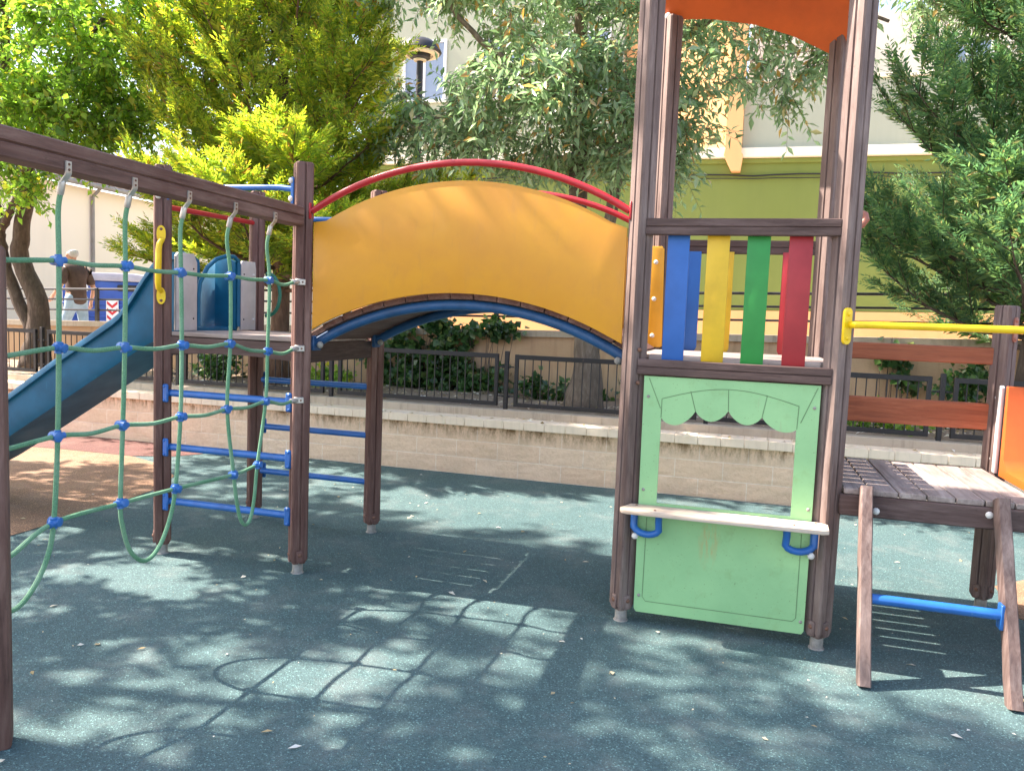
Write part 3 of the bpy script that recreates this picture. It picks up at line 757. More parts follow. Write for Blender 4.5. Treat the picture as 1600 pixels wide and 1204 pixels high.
for z in (1.686, 1.314, 1.02):
    g = MB(); g.tube([NP(-.1, z - .004), NP(-.095, z - .003), NP(-.055, z - .001, .012), NP(-.05, z, .014)], [.012, .0155, .0155, .012], 12)
    g.box(-.045, .012, -.007, .007, z - .018, z + .018, .004, M=Matrix.Translation((.035, OY - .042, 0)) @ Matrix.Rotation(R(45), 4, 'Z'))
    for dx in (-.03, -.006): g.dome(Matrix.Translation((.035, OY - .042, 0)) @ Matrix.Rotation(R(45), 4, 'Z') @ Vector((dx, -.008, z)), .0055, (.7, -.7, 0), 1, 8)
    g.build('post_clamp', [ALU, RUST], net)

# ---------------------------- arched bridge
br = empty('arched_bridge', 'arched wooden bridge with yellow side panels and red handrails between the two towers', 'bridge', (-.95, 0, 0))
def arc(zc, ze, hw, n=24, x0=None):
    """circular arc points (x, z) from -hw to hw, peak zc, ends ze"""
    s = zc - ze; rr = (hw * hw + s * s) / (2 * s); out = []
    a0 = math.asin(hw / rr)
    for i in range(n + 1):
        a = -a0 + 2 * a0 * i / n; out.append((rr * math.sin(a), zc - rr + rr * math.cos(a)))
    return out
for y in (.085, .865):
    g = MB(); A = arc(1.592, 1.345, .90)
    g.tube([(x, y, z) for x, z in A], .029, 14)
    for s in (-1, 1):
        g.box(s * .905 - .012, s * .905 + .012, y - .045, y + .045, 1.30, 1.385, .006)
        g.dome((s * .86, y - .03, 1.335), .02, (0, -1, 0), 1)
    g.build('arch_tube', [ARCHBLUE, STEEL], br)
g = MB(); A = arc(1.64, 1.372, .955, 15)
for i in range(15):
    (xa, za), (xb, zb2) = A[i], A[i + 1]
    t = Vector((xb - xa, 0, zb2 - za)); L_ = t.length; an = -math.atan2(t.z, t.x)
    M = Matrix.Translation(((xa + xb) / 2, 0, (za + zb2) / 2)) @ Matrix.Rotation(an, 4, 'Y')
    g.box(-L_ / 2 + .0025, L_ / 2 - .0025, (.045 if 0 < i < 14 else .075) + rnd.uniform(-.004, .004), .905 if 0 < i < 14 else .875, -.018, .016, .004, M=M)
g.build('deck', WOOD['y'], br)
def side_panel(y0, y1, w0=-.876, w1=.884):
    top = arc(2.242, 2.03, .80, 20); bot = arc(1.652, 1.42, .885, 24)
    poly = [(w0, 2.022), (-.80, 2.03)] + top[1:-1] + [(.80, 2.03), (w1, 2.0)] + [(x, z) for x, z in bot[::-1] if w0 < x < w1]
    poly = [(w0, 1.423)] + poly[:0] + poly
    pl = [p for p in poly]
    pl.append((w0 + .001, 1.4235)) if False else None
    g = MB(); g.prism([(w0, 1.423), (w0, 2.022)] + [(-.80, 2.03)] + top[1:-1] + [(.80, 2.03), (w1, 2.0), (w1, 1.423)] + [(x, z) for x, z in bot[::-1] if w0 + .01 < x < w1 - .01], y0, y1, 'y', 0, None, .003)
    return g
side_panel(-.012, .007).build('side_panel', YELLOW, br)
side_panel(.945, .964, -.876, .93).build('side_panel', YELLOW, br)
g = MB(); poly = [(.868, 1.44), (.915, 1.39), (.99, 1.39), (1.0, 1.40), (.985, 1.98), (.972, 1.995), (.885, 1.995), (.868, 1.98)]
g.prism(poly, .845, .863, 'y', 0, None, .003)
for zz in (1.46, 1.68, 1.90): g.dome((.94, .844, zz), .014, (0, -1, 0), 1)
g.build('end_board', [ORANGE_Y, WHITEPL], br)
for y in (-.002, .952):
    g = MB(); A = arc(2.337, 2.085, .89)
    g.tube([(x, y, z) for x, z in A], .0185, 14)
    for s in (-1, 1): g.box(s * .897 - .006, s * .897 + .006, y - .022, y + .022, 2.04, 2.13, .004)
    g.build('handrail', RED, br)

# ---------------------------- roofed tower
rt = empty('roofed_tower', 'tall wooden play tower with orange roof, coloured slats and green shop counter', 'play tower', (0, 0, 0))
p0 = make_post(3.36, rt, (0, 0, 0), wood=TOWERWOOD)
for x, y in ((.95, 0), (.95, .95), (0, .95)): copy_part(p0, rt, (x, y, 0))
def rail(x0, x1, y, z0, z1, parent):
    g = MB(); zm = (z0 + z1) / 2
    prof = [(y - .02, z0 + .004), (y - .02, zm - .004), (y - .014, zm), (y - .02, zm + .004), (y - .02, z1 - .004), (y - .016, z1), (y + .016, z1), (y + .02, z1 - .004), (y + .02, z0 + .004), (y + .016, z0), (y - .016, z0)]
    g.prism(prof, x0, x1, 'x'); return g.build('rail', DARKWOOD['x'], parent)
rail(.03, .92, -.022, 1.965, 2.045, rt); rail(.025, .925, -.03, 1.278, 1.356, rt)
rail(.06, .89, .962, 1.965, 2.045, rt)
for (x0, mt) in ((.135, BLUE_P), (.325, YEL_P), (.512, GREEN_P), (.702, RED_P)):
    g = MB(); g.prism([(x0, 1.352), (x0 + .106, 1.352), (x0 + .106, 1.98), (x0, 1.98)], .002, .018, 'y', 0, None, .003); g.build('slat', mt, rt)
    g = MB(); xr = x0 + .012
    g.prism([(xr, 1.40), (xr + .012, 1.376), (xr + .09, 1.376), (xr + .102, 1.40), (xr + .102, 1.975), (xr, 1.975)], .924, .94, 'y', 0, None, .003); g.build('slat', mt, rt)
g = MB(); n = 8
for i in range(n):
    a = .0 + .95 * i / n; inner = i in (0, n - 1)
    g.box(.07 if inner else .0, .88 if inner else .95, a + .005, a + .95 / n - .005, 1.35, 1.378, .004)
g.build('deck', DECK['x'], rt)
for x0 in (.09, .46, .83):
    g = MB(); g.box(x0, x0 + .035, .03, .92, 1.27, 1.349, .004); g.build('joist', DARKWOOD['y'], rt)
g = MB(); g.box(.06, .89, .925, .955, 1.25, 1.349, .004); g.build('joist', DARKWOOD['x'], rt)
g = MB(); g.box(.045, .905, -.012, .02, 1.235, 1.277, .004); g.build('lower_rail', DARKWOOD['x'], rt)
# shop panel
def shop_panel():
    yF, yB = -.036, -.02
    arcs = []
    bx = [.153, .318, .473, .63, .788]
    zc = [1.068, 1.112, 1.124, 1.104, 1.056]
    for i in range(4):
        for k in range(1, 13):
            t = k / 12; x = bx[i] + (bx[i + 1] - bx[i]) * t; base = zc[i] + (zc[i + 1] - zc[i]) * t
            dip = .052 if i < 3 else .036
            arcs.append((x, base - dip * math.sin(math.pi * t) ** .75))
    hole = [(.153, .636), (.153, 1.068)] + arcs + [(.79, .636)]
    b = bmesh.new()
    outer = [(.068, .085), (.08, .068), (.875, .07), (.885, .085), (.885, 1.272), (.06, 1.272)]
    def loop(poly, y): return [b.verts.new((x, y, z)) for x, z in poly]
    for y in (yF, yB):
        lo, lh = loop(outer, y), loop(hole, y)
        es = [b.edges.new((q[i], q[(i + 1) % len(q)])) for q in (lo, lh) for i in range(len(q))]
        bmesh.ops.triangle_fill(b, edges=es, use_beauty=True)
        if y == yF: fo, fh = lo, lh
        else:
            for qa, qb in ((fo, lo), (fh, lh)):
                for i in range(len(qa)): b.faces.new((qa[i], qa[(i + 1) % len(qa)], qb[(i + 1) % len(qa)], qb[i]))
    bmesh.ops.recalc_face_normals(b, faces=b.faces[:])
    g = MB(); g.bm(b)
    def line(pts, w=.0022):
        pts = [Vector((p[0], 0, p[1])) for p in pts]; rows = []
        for i, p in enumerate(pts):
            t = (pts[min(i + 1, len(pts) - 1)] - pts[max(i - 1, 0)]).normalized(); nn = Vector((-t.z, 0, t.x)) * w
            rows.append([(p.x - nn.x, yF - .0008, p.z - nn.z), (p.x + nn.x, yF - .0008, p.z + nn.z)])
        g.strip(rows, 1)
    top = [(.153 + .64 * i / 20, 1.163 + .062 * math.sin(math.pi * i / 20) + .006 * i / 20) for i in range(21)]
    line(top); line([(.153, 1.163), (.153, 1.07)]); line([(.793, 1.169), (.79, 1.06)])
    line([(.085, 1.262), (.148, 1.115)]); line([(.872, 1.262), (.805, 1.09)])
    for i, (xt, xb_, zt, zb_) in enumerate(((.29, .318, 1.208, 1.112), (.468, .473, 1.226, 1.124), (.648, .63, 1.211, 1.104))): line([(xt, zt), (xb_, zb_)])
    line([(.11, .56), (.108, .15), (.125, .128), (.83, .128), (.845, .145), (.845, .56)])
    for x, z in ((.085, 1.17), (.862, 1.165), (.085, .70), (.866, .68), (.09, .155), (.868, .13)): g.dome((x, yF - .001, z), .0085, (0, -1, 0), 2, 8)
    return g
shop_panel().build('shop_panel', [GREENPANEL, DARKJOINT, STEEL], rt, 30, False)
ct = MB(); ct.prism([(.03, -.045), (.92, -.045), (.955, -.07), (.95, -.185), (.925, -.2), (.03, -.2), (.0, -.185), (-.012, -.15)], .604, .626, 'z', 0, None, .004)
for x, y in ((.06, -.08), (.16, -.155), (.8, -.155), (.9, -.08)): ct.dome((x, y, .626), .007, (0, 0, 1), 1, 8)
counter = ct.build('counter', [COUNTER, RUST], rt)
for s, xo in ((1, .05), (-1, .90)):
    g = MB(); pts = [(xo, -.06, .60), (xo, -.06, .525)] + [(xo + s * (.03 - .03 * math.cos(a)) * 2.2, -.06 - .035 * math.sin(a / 2), .525 - .04 * math.sin(a)) for a in [R(x) for x in range(20, 161, 20)]] + [(xo + s * .125, -.1, .56), (xo + s * .128, -.11, .602)]
    g.tube(pts, .0175, 12); g.box(xo - .018, xo + .018, -.066, -.052, .5, .6, .005); g.build('counter_bracket', BLUE, counter)
    g = MB(); g.dome((xo + s * .01, -.075, .468), .017, (0, -1, -.2), 0, 10, .9); g.build('bolt_cap', WHITEPL, counter)
# orange roof: a curved sheet bulging between front and back, falling to the right
def roof_z(x):
    P = [(-.06, 3.352), (.064, 3.353), (.217, 3.345), (.475, 3.295), (.692, 3.217), (.907, 3.101), (1.0, 3.04)]
    for (a, za), (b, zb_) in zip(P, P[1:]):
        if a <= x <= b: return za + (zb_ - za) * (x - a) / (b - a)
    return P[-1][1]
g = MB(); nx, ny = 22, 18; top = []; bot = []
for j in range(ny + 1):
    y = -.03 + 1.01 * j / ny; q = 1 - ((y - .475) / .505) ** 2
    top.append([(-.05 + 1.05 * i / nx, y, roof_z(-.05 + 1.05 * i / nx) + .32 * q + .012) for i in range(nx + 1)])
    bot.append([(p[0], p[1], p[2] - .012) for p in top[-1]])
g.strip(top); g.strip(bot[::-1])
for a, b_ in ((top[0], bot[0]), (top[-1], bot[-1])): g.strip([a, b_])
g.strip([[r[0] for r in top], [r[0] for r in bot]]); g.strip([[r[-1] for r in top], [r[-1] for r in bot]])
g.build('roof', ORANGE, rt, 30)
g = MB(); g.dome((-.03, .93, 3.36), .022, (-.6, -.6, .3), 0); g.build('bolt_cap', WHITEPL, rt)
for z in (1.40, 1.235):
    g = MB(); g.dome((.032, -.048, z), .011, (.7, -.7, 0), 0, 8); g.build('bolt', RUST, rt)
g = MB(); g.tube([(.98, .93, 2.215), (1.09, .9, 2.21), (1.135, .88, 2.185), (1.14, .87, 2.16), (1.12, .87, 2.13), (1.03, .88, 2.085), (.98, .9, 2.07)], .02, 12); g.build('loop_handle', SALMON, rt)

# ---------------------------- low platform on the right
lp = empty('low_platform', 'low wooden platform with a one-rung ladder and brown side boards on the right', 'play platform', (1.425, .475, 0))
O = Vector((1.425, .475, 0))
def off(x, y, z=0): return (x - O.x, y - O.y, z)
p0 = make_post(1.706, lp, off(1.9, .95), wood=TOWERWOOD); copy_part(p0, lp, off(1.9, 0))
g = MB(); n = 7
for i in range(n):
    a = 1.015 + .83 * i / n
    g.box(a + .003 - O.x, a + .83 / n - .003 - O.x, -.03 - O.y, .955 - O.y, .772, .80, .004)
g.build('deck', DECK['y'], lp)
for yy in (-.04, .93):
    g = MB(); g.box(1.0 - O.x, 1.87 - O.x, yy - O.y, yy + .035 - O.y, .672, .771, .006); g.build('deck_beam', DARKWOOD['x'], lp)
for xx in (1.01, 1.83):
    g = MB(); g.box(xx - O.x, xx + .035 - O.x, .0 - O.y, .925 - O.y, .68, .771, .006); g.build('deck_beam', DARKWOOD['y'], lp)
for z0, z1 in ((1.378, 1.473), (1.015, 1.163)):
    g = MB(); g.box(1.0 - O.x, 1.86 - O.x, .935 - O.y, .962 - O.y, z0, z1, .006); g.build('side_board', REDWOOD, lp)
for xb, xt in ((1.113, 1.108), (1.69, 1.662)):
    g = MB(); d = .026
    a = Vector(off(xb, -.365, -.0)); b_ = Vector(off(xt, -.052, .815)); dirv = (b_ - a).normalized(); sx = Vector((1, 0, 0)); ny_ = dirv.cross(sx).normalized()
    rows = []
    for p in [a + (b_ - a) * (i / 8) for i in range(9)]:
        j = Vector((rnd.uniform(-.002, .002), rnd.uniform(-.002, .002), 0))
        rows.append([p + j + sx * (sa * d) + ny_ * (sb * .042) for sa, sb in ((-1, -.8), (-.8, -1), (.8, -1), (1, -.8), (1, .8), (.8, 1), (-.8, 1), (-1, .8))])
    g.strip(rows, closed=True); g.raw(rows[0], [list(range(8))]); g.raw(rows[-1], [list(range(8))[::-1]])
    g.build('ladder_leg', TOWERWOOD, lp)
g = MB(); g.tube([off(1.135, -.235, .352), off(1.645, -.235, .352)], .023, 14)
g.box(1.64 - O.x, 1.657 - O.x, -.26 - O.y, -.205 - O.y, .29, .40, .004); g.build('rung', BLUE, lp)
for x, z in ((1.16, .705), (1.625, .738)):
    g = MB(); g.dome(off(x, -.041, z), .017, (0, -1, 0), 0); g.build('bolt_cap', WHITEPL, lp)
g = MB(); yy = -.085
g.tube([off(.985, -.05, 1.562), off(1.01, yy, 1.562), off(1.08, yy, 1.563), off(1.9, yy, 1.566), off(1.96, -.05, 1.566)], .0165, 14)
q = Matrix.Translation(off(.975, -.062)) @ Matrix.Rotation(R(42), 4, 'Z')
poly = [(.024 * math.cos(a), 1.555 + (.06 if math.sin(a) > 0 else -.06) + .024 * math.sin(a)) for a in [R(15 * k) for k in range(24)]]
g.prism(poly, -.004, .009, 'y', 0, q)
for dz in (-.055, .055): g.dome(q @ Vector((0, -.005, 1.555 + dz)), .011, q.to_3x3() @ Vector((0, -1, 0)), 1, 8)
g.build('grab_bar', [YELLOW_B, YELLOW_B], lp)
g = MB(); q = Matrix.Translation(off(1.9, .95)) @ Matrix.Rotation(R(45), 4, 'Z')
poly = [(.018 * math.cos(a), 1.575 + (.05 if math.sin(a) > 0 else -.05) + .018 * math.sin(a)) for a in [R(15 * k) for k in range(24)]]
g.prism(poly, -PW / 2 - .008, -PW / 2 + .001, 'y', 0, q)
for dz in (-.05, .05): g.dome(q @ Vector((0, -PW / 2 - .008, 1.575 + dz)), .012, q.to_3x3() @ Vector((0, -1, 0)), 0, 8)
g.build('bolt_plate', SALMON, lp)

# ---------------------------- orange slide at the right edge
os_ = empty('orange_slide', 'orange plastic slide entrance with pale side strip at the right edge of the low platform', 'slide', (1.9, .475, 0))
g = MB(); g.prism([(.385, .79), (.47, .79), (.47, 1.262), (.4, 1.27), (.385, 1.26)], -.02, -.002, 'x', 0, None, .003)
for zz in (.86, 1.2): g.dome((-.021, .45, zz), .012, (-1, -.4, 0), 1)
g.build('side_strip', [GREYPL, WHITEPL], os_)
g = MB(); rows = []
for x in [2.2 * i / 24 for i in range(25)]:
    zi = .82 if x < .15 else max(.12, .82 - (x - .15) * .55); zl = zi + (.45 if x < .12 else max(.2, .45 - (x - .12) * .9))
    rows.append([(x, .37, zi - .04), (x, .37, zl), (x, .33, zl), (x, .31, zi + .06), (x, .25, zi), (x, -.25, zi), (x, -.31, zi + .06), (x, -.33, zl), (x, -.37, zl), (x, -.37, zi - .04)])
g.strip(rows, closed=True)
for rr in (rows[0], rows[-1]): g.raw(rr, [[0, 1, 2, 3], [0, 3, 4, 5, 6, 9], [6, 7, 8, 9]])
g.build('chute', ORANGE, os_, 50)
# ------------------------------------------------------------------ vegetation
def unit(a): return a / np.maximum(np.linalg.norm(a, axis=-1, keepdims=True), 1e-9)
def leaf_quads(P, D, N, ln, wd, fold=.18, mid=.45):
    D = unit(D); Sv = unit(np.cross(N, D)); N = np.cross(D, Sv)
    ln = ln[:, None]; wd = wd[:, None]
    a = P; t_ = P + D * ln - N * ln * .08; m_ = P + D * ln * mid
    l = m_ + Sv * wd * .5 + N * wd * fold; r = m_ - Sv * wd * .5 + N * wd * fold
    n = len(P); V = np.stack([a, l, t_, r], 1).reshape(-1, 3)
    i = np.arange(n)[:, None] * 4
    return V, np.concatenate([i + [[0, 1, 2]], i + [[0, 2, 3]]], 0)
def merge(parts):
    Vs = []; Fs = []; o = 0
    for V, F in parts: Vs.append(V); Fs.append(F + o); o += len(V)
    return np.concatenate(Vs), np.concatenate(Fs)
def wood_mesh(name, branches, mat, parent):
    """branches: (points (k,3), radii (k,), sides)"""
    g = MB()
    for pts, rad, n in branches: g.tube([tuple(p) for p in pts], [float(r) for r in rad], n, 0, True)
    return g.build(name, mat, parent, 180, False)
def bez(a, c, b, n):
    t = np.linspace(0, 1, n)[:, None]; return (1 - t) ** 2 * a + 2 * t * (1 - t) * c + t * t * b
def ell(rg, c, r, n, shell=.35):
    d = unit(rg.normal(size=(n, 3))); q = (rg.random(n) ** shell)[:, None]
    return np.array(c) + d * q * np.array(r)
def broad_tree(name, label, base, stems, ells, leaf, bark, seed, leaf_len=.07, leaf_w=.42, twigs=5, per=9, twl=.34, droop=.25, group=None, compound=False, zmin=2.4):
    rg = np.random.default_rng(seed); base = np.array(base, float)
    root = empty(name, label, 'tree', tuple(base), group)
    br = []; nodes = []; nd = []; nr = []
    for pts, r0, r1 in stems:
        pts = np.array(smooth([tuple(p) for p in pts], 6)).reshape(-1, 3) - base
        k = len(pts); rad = r0 + (r1 - r0) * np.linspace(0, 1, k) ** .8
        if abs(pts[0][2]) < .1: rad[:6] *= np.linspace(1.45, 1.0, 6)
        pts = pts + rg.normal(scale=.008, size=pts.shape)
        br.append((pts, rad, 12))
        for i in range(k // 3, k): nodes.append(pts[i]); nd.append(pts[min(i + 1, k - 1)] - pts[i - 1]); nr.append(rad[i])
    att = np.concatenate([ell(rg, np.array(c) - base, r, n) for c, r, n in ells])
    nodes = np.array(nodes); nd = unit(np.array(nd)); nr = np.array(nr)
    dist = np.linalg.norm(att[:, None] - nodes[None], axis=2).min(1)
    att = att[np.argsort(dist)]
    TP = []; TD = []
    for a in att:
        d = np.linalg.norm(nodes - a, axis=1) + .5 * np.maximum(0, nodes[:, 2] - a[2] + .1)
        i = int(np.argmin(d)); p = nodes[i]; L_ = np.linalg.norm(a - p)
        if L_ < .05: continue
        c = p + nd[i] * L_ * .35 + np.array([0, 0, .18 * L_]) + rg.normal(scale=.07 * L_, size=3)
        k = max(4, int(L_ / .16)); pts = bez(p, c, a, k); pts[1:-1] += rg.normal(scale=.012, size=pts[1:-1].shape)
        r0 = min(nr[i] * .6, .006 + .014 * L_); rad = np.linspace(r0, .0035, k)
        br.append((pts, rad, 5))
        dd = unit(np.gradient(pts, axis=0))
        nodes = np.concatenate([nodes, pts[1:]]); nd = np.concatenate([nd, dd[1:]]); nr = np.concatenate([nr, rad[1:]])
        q = rg.integers(max(1, k // 3), k, twigs)
        TP.append(pts[q]); TD.append(unit(dd[q] * .55 + rg.normal(size=(twigs, 3)) * .75 + np.array([0, 0, -droop])))
    TP = np.concatenate(TP); TD = np.concatenate(TD); n = len(TP)
    TL = twl * rg.uniform(.55, 1.25, n)
    S_ = unit(np.cross(TD, rg.normal(size=(n, 3)))); parts = []
    tw = []
    for i in range(n):
        e = TP[i] + TD[i] * TL[i] + np.array([0, 0, -.12 * TL[i]])
        tw.append((np.array([TP[i], (TP[i] + e) / 2 + np.array([0, 0, .02]), e]), np.array([.0032, .0024, .0012]), 3))
    for j in range(per):
        t_ = (j + .6) / per; sgn = 1 if j % 2 else -1
        P = TP + TD * (TL * t_)[:, None] + np.array([0, 0, -.12]) * (TL * t_ * t_)[:, None]
        out = TD * (.45 if j < per - 1 else 1.2) + S_ * sgn * .9 + rg.normal(size=(n, 3)) * (.22 if compound else .4) + np.array([0, 0, -.35 if compound else -.12])
        N = unit(np.array([0, 0, 1.0]) + rg.normal(size=(n, 3)) * .55)
        ln = leaf_len * rg.uniform(.65, 1.3, n)
        parts.append(leaf_quads(P, out, N, ln, ln * leaf_w * rg.uniform(.8, 1.2, n)))
    V, F = merge(parts)
    t = wood_mesh('trunk', br + tw, bark, root)
    quick_mesh('crown', V, F, leaf, root)
    return root
def conifer(name, label, base, height, z0, rad, leaf, bark, seed, nb=130, lift=.55, tr=.13, dens=1.0, group=None, lean=(0, 0), fl=.2, squash=1.0):
    rg = np.random.default_rng(seed); base = np.array(base, float)
    root = empty(name, label, 'tree', tuple(base), group); br = []
    zs = np.linspace(0, height, 14); tp = np.stack([lean[0] * (zs / height) ** 1.3 + .03 * np.sin(zs * 1.1), lean[1] * (zs / height) + .03 * np.cos(zs), zs], 1)
    rd = tr * (1 - zs / height) ** .8 + .008; rd[0] *= 1.35
    br.append((tp, rd, 12))
    FP = []; FD = []; FN = []; FL = []
    for b in range(nb):
        u = (b + rg.random()) / nb; z = z0 + (height - z0) * u ** 1.15
        az = b * 2.39996 + rg.normal() * .25; env = rad * (1 - u) ** .75 * min(1, .8 + 2.2 * u) + .12
        L_ = env * rg.uniform(.6, 1.12); p = np.array([np.interp(z, zs, tp[:, 0]), np.interp(z, zs, tp[:, 1]), z])
        h = np.array([math.cos(az), math.sin(az) * squash, 0]); rise = L_ * (lift * (.5 + u) + rg.normal() * .13)
        e = p + h * L_ + np.array([0, 0, rise]); c = p + h * L_ * .6 + np.array([0, 0, rise * .12 - .05])
        k = 8; pts = bez(p, c, e, k); pts[1:] += rg.normal(scale=.015, size=pts[1:].shape)
        r0 = min(.03, .008 + .014 * L_); br.append((pts, np.linspace(r0, .003, k), 5))
        dd = unit(e - c); sd = unit(np.cross(dd, [0, 0, 1.0])); tt = np.linspace(0, 1, k)
        ns = max(4, int(dens * (5 + 6.5 * L_)))
        for q in range(ns):
            t_ = 1.0 if q == 0 else min(.97, .14 + .84 * (q + rg.random()) / ns)
            o = np.array([np.interp(t_, tt, pts[:, i]) for i in range(3)])
            ll = (.34 + .42 * L_ * (1.05 - t_)) * rg.uniform(.7, 1.25)
            d = dd if q == 0 else unit(dd * .75 + sd * (1 if q % 2 else -1) * rg.uniform(.35, 1.0) + np.array([0, 0, rg.normal(.22, .22)]))
            br.append((np.array([o, o + d * ll * .55, o + d * ll + np.array([0, 0, .1 * ll])]), np.array([.006, .004, .002]), 3))
            m_ = int(9 + 26 * ll); s_ = rg.random(m_) ** .8
            P = o + d * (ll * s_)[:, None] + np.array([0, 0, .1]) * (ll * s_ ** 2)[:, None] + rg.normal(0, .012, (m_, 3))
            w_ = unit(np.cross(d, rg.normal(0, .35, (m_, 3)) + np.array([0, 0, 1.0])))
            D = unit(d * .95 + w_ * (rg.choice([-1, 1], m_) * rg.uniform(.15, .75, m_))[:, None] + rg.normal(0, .13, (m_, 3)) + np.array([0, 0, .12]))
            FP.append(P); FD.append(D); FN.append(unit(np.cross(w_, D) + rg.normal(0, .3, (m_, 3)))); FL.append(fl * (1.15 - .55 * s_) * rg.uniform(.6, 1.3, m_))
    FP = np.concatenate(FP); FD = np.concatenate(FD); FN = np.concatenate(FN); FL = np.concatenate(FL)
    Sv = unit(np.cross(FN, FD)); parts = []; n = len(FP); K = 13
    for j in range(K):
        t_ = j / (K - 1) * .92; sgn = 1 if j % 2 else -1
        P = FP + FD * (FL * t_)[:, None]
        if j == K - 1: D = FD; ln = FL * .3
        else: D = FD * .8 + Sv * sgn * .75 + rg.normal(size=(n, 3)) * .16; ln = FL * (.46 - .30 * t_) * rg.uniform(.8, 1.2, n)
        parts.append(leaf_quads(P, D, FN + rg.normal(size=(n, 3)) * .3, ln, np.maximum(.0105, ln * .26), .1, .5))
    V, F = merge(parts)
    wood_mesh('trunk', br, bark, root); quick_mesh('crown', V, F, leaf, root)
    return root
def bush(name, label, cat, base, shapes, leaf, seed, leaf_len=.075, leaf_w=.85, n_stem=14, group=None, face_y=0.0):
    """leafy plant: shapes are (centre, radii, leaf count) relative to base"""
    rg = np.random.default_rng(seed); root = empty(name, label, cat, base, group); parts = []; br = []
    for c, r, n in shapes:
        m_ = max(6, n // 26); cl = ell(rg, c, r, m_, .5)
        idx = rg.integers(0, m_, n); P = cl[idx] + rg.normal(size=(n, 3)) * np.array([.055, .035, .05])
        D = rg.normal(size=(n, 3)) + np.array([0, face_y * .6, -.45]); N = unit(np.array([0, face_y, .7]) + rg.normal(size=(n, 3)) * .45)
        ln = leaf_len * rg.uniform(.55, 1.35, n); parts.append(leaf_quads(P, D, N, ln, ln * leaf_w, .12, .4))
        for i in range(min(n_stem, m_)):
            s = np.array([cl[i][0] * .6 + c[0] * .4, cl[i][1], 0]); br.append((bez(s, (s + cl[i]) / 2 + rg.normal(scale=.05, size=3), cl[i], 6), np.linspace(.006, .002, 6), 4))
    V, F = merge(parts)
    wood_mesh('stems', br, BARK, root); quick_mesh('foliage', V, F, leaf, root)
    return root

# trees in the planting bed, left to right
TZ = .58
broad_tree('broadleaf_tree', 'forked broad-leaved tree with small bright leaves at the far left behind the fence', (-8.56, 4.3, TZ),
    [([(-8.56, 4.3, .58), (-8.5, 4.3, 1.42), (-8.78, 4.3, 2.06), (-8.73, 4.28, 2.48), (-8.62, 4.3, 3.12), (-8.85, 4.25, 3.75), (-8.9, 4.2, 5.0), (-8.7, 4.1, 6.4)], .15, .05),
     ([(-8.54, 4.3, .9), (-8.64, 4.28, 1.2), (-8.95, 4.25, 1.85), (-9.03, 4.22, 2.27), (-9.0, 4.2, 2.55), (-9.2, 4.2, 3.1), (-9.6, 4.1, 4.2)], .1, .035),
     ([(-8.99, 4.2, 2.45), (-8.75, 4.12, 2.68), (-8.47, 4.05, 2.95), (-8.1, 3.9, 3.5), (-7.4, 3.7, 4.2), (-6.7, 3.6, 4.8)], .06, .02),
     ([(-8.86, 4.25, 4.2), (-8.2, 4.1, 4.9), (-7.3, 4.0, 5.5)], .05, .02)],
    [((-8.0, 3.9, 5.3), (2.3, 1.7, 1.9), 270), ((-6.7, 3.7, 4.4), (1.1, .9, 1.0), 110), ((-7.5, 3.5, 3.6), (1.3, .8, .5), 85), ((-7.85, 3.4, 2.85), (.35, .25, .25), 9), ((-9.6, 3.8, 4.0), (1.0, .9, .9), 60)],
    LEAF_A, BARK, 3, .09, .55, 6, 10, .36, .2)
conifer('golden_conifer', 'tall golden green conifer behind the fence, above the left end of the yellow bridge', (-4.83, 4.25, TZ), 6.5, 1.15, 1.95, LEAF_Y, BARK_R, 5, 104, .5, .11, .95, None, (.22, -.1), .24)
broad_tree('ash_tree', 'pale glossy-leaved tree with two stems behind the fence, right of the golden conifer', (-1.04, 4.1, TZ),
    [([(-1.04, 4.1, .58), (-1.03, 4.1, 1.2), (-1.1, 4.1, 2.0), (-1.22, 4.1, 2.7), (-1.18, 4.05, 3.6), (-1.2, 3.9, 4.6), (-1.0, 3.8, 6.2)], .165, .05),
     ([(-1.06, 4.1, 1.6), (-.95, 4.15, 2.2), (-.82, 4.15, 2.9), (-.72, 4.1, 3.6), (-.4, 4.0, 4.8), (.1, 4.0, 5.8)], .085, .035),
     ([(-1.17, 4.05, 3.5), (-1.8, 3.8, 4.0), (-2.4, 3.8, 4.5), (-2.9, 3.7, 5.2)], .05, .018),
     ([(-.6, 4.1, 4.0), (.1, 4.0, 4.5), (.9, 3.9, 4.6), (1.6, 3.9, 4.3)], .045, .014)],
    [((-1.3, 3.9, 5.0), (1.5, 1.2, 1.3), 150), ((-1.25, 3.75, 3.65), (1.35, .9, .6), 105), ((.7, 3.9, 4.95), (1.2, .9, .6), 85), ((-.5, 3.7, 3.35), (.7, .5, .45), 36), ((.55, 3.8, 4.0), (1.0, .6, .38), 24), ((-2.35, 3.7, 5.3), (.6, .5, .4), 22), ((-2.75, 3.9, 3.5), (.75, .5, .42), 34), ((-2.9, 4.0, 5.05), (.9, .6, .22), 26)],
    LEAF_B, BARK_G, 8, .105, .36, 6, 11, .36, .45, None, True)
broad_tree('ash_tree', 'leafy tree reaching in at the top right, beside the roofed tower top', (5.0, 5.2, TZ),
    [([(5.0, 5.2, .58), (4.9, 5.2, 2.2), (4.6, 5.1, 3.8), (4.1, 5.0, 5.2), (3.6, 4.9, 6.4)], .13, .04),
     ([(4.7, 5.1, 3.4), (4.0, 5.0, 4.4), (3.1, 4.9, 5.1), (2.3, 4.8, 5.3)], .06, .014)],
    [((2.6, 4.9, 5.2), (.85, .7, .75), 85), ((4.4, 5.0, 5.8), (1.5, 1.2, 1.2), 60)], LEAF_B, BARK_G, 18, .1, .3, 6, 10, .34, .45, None, True)
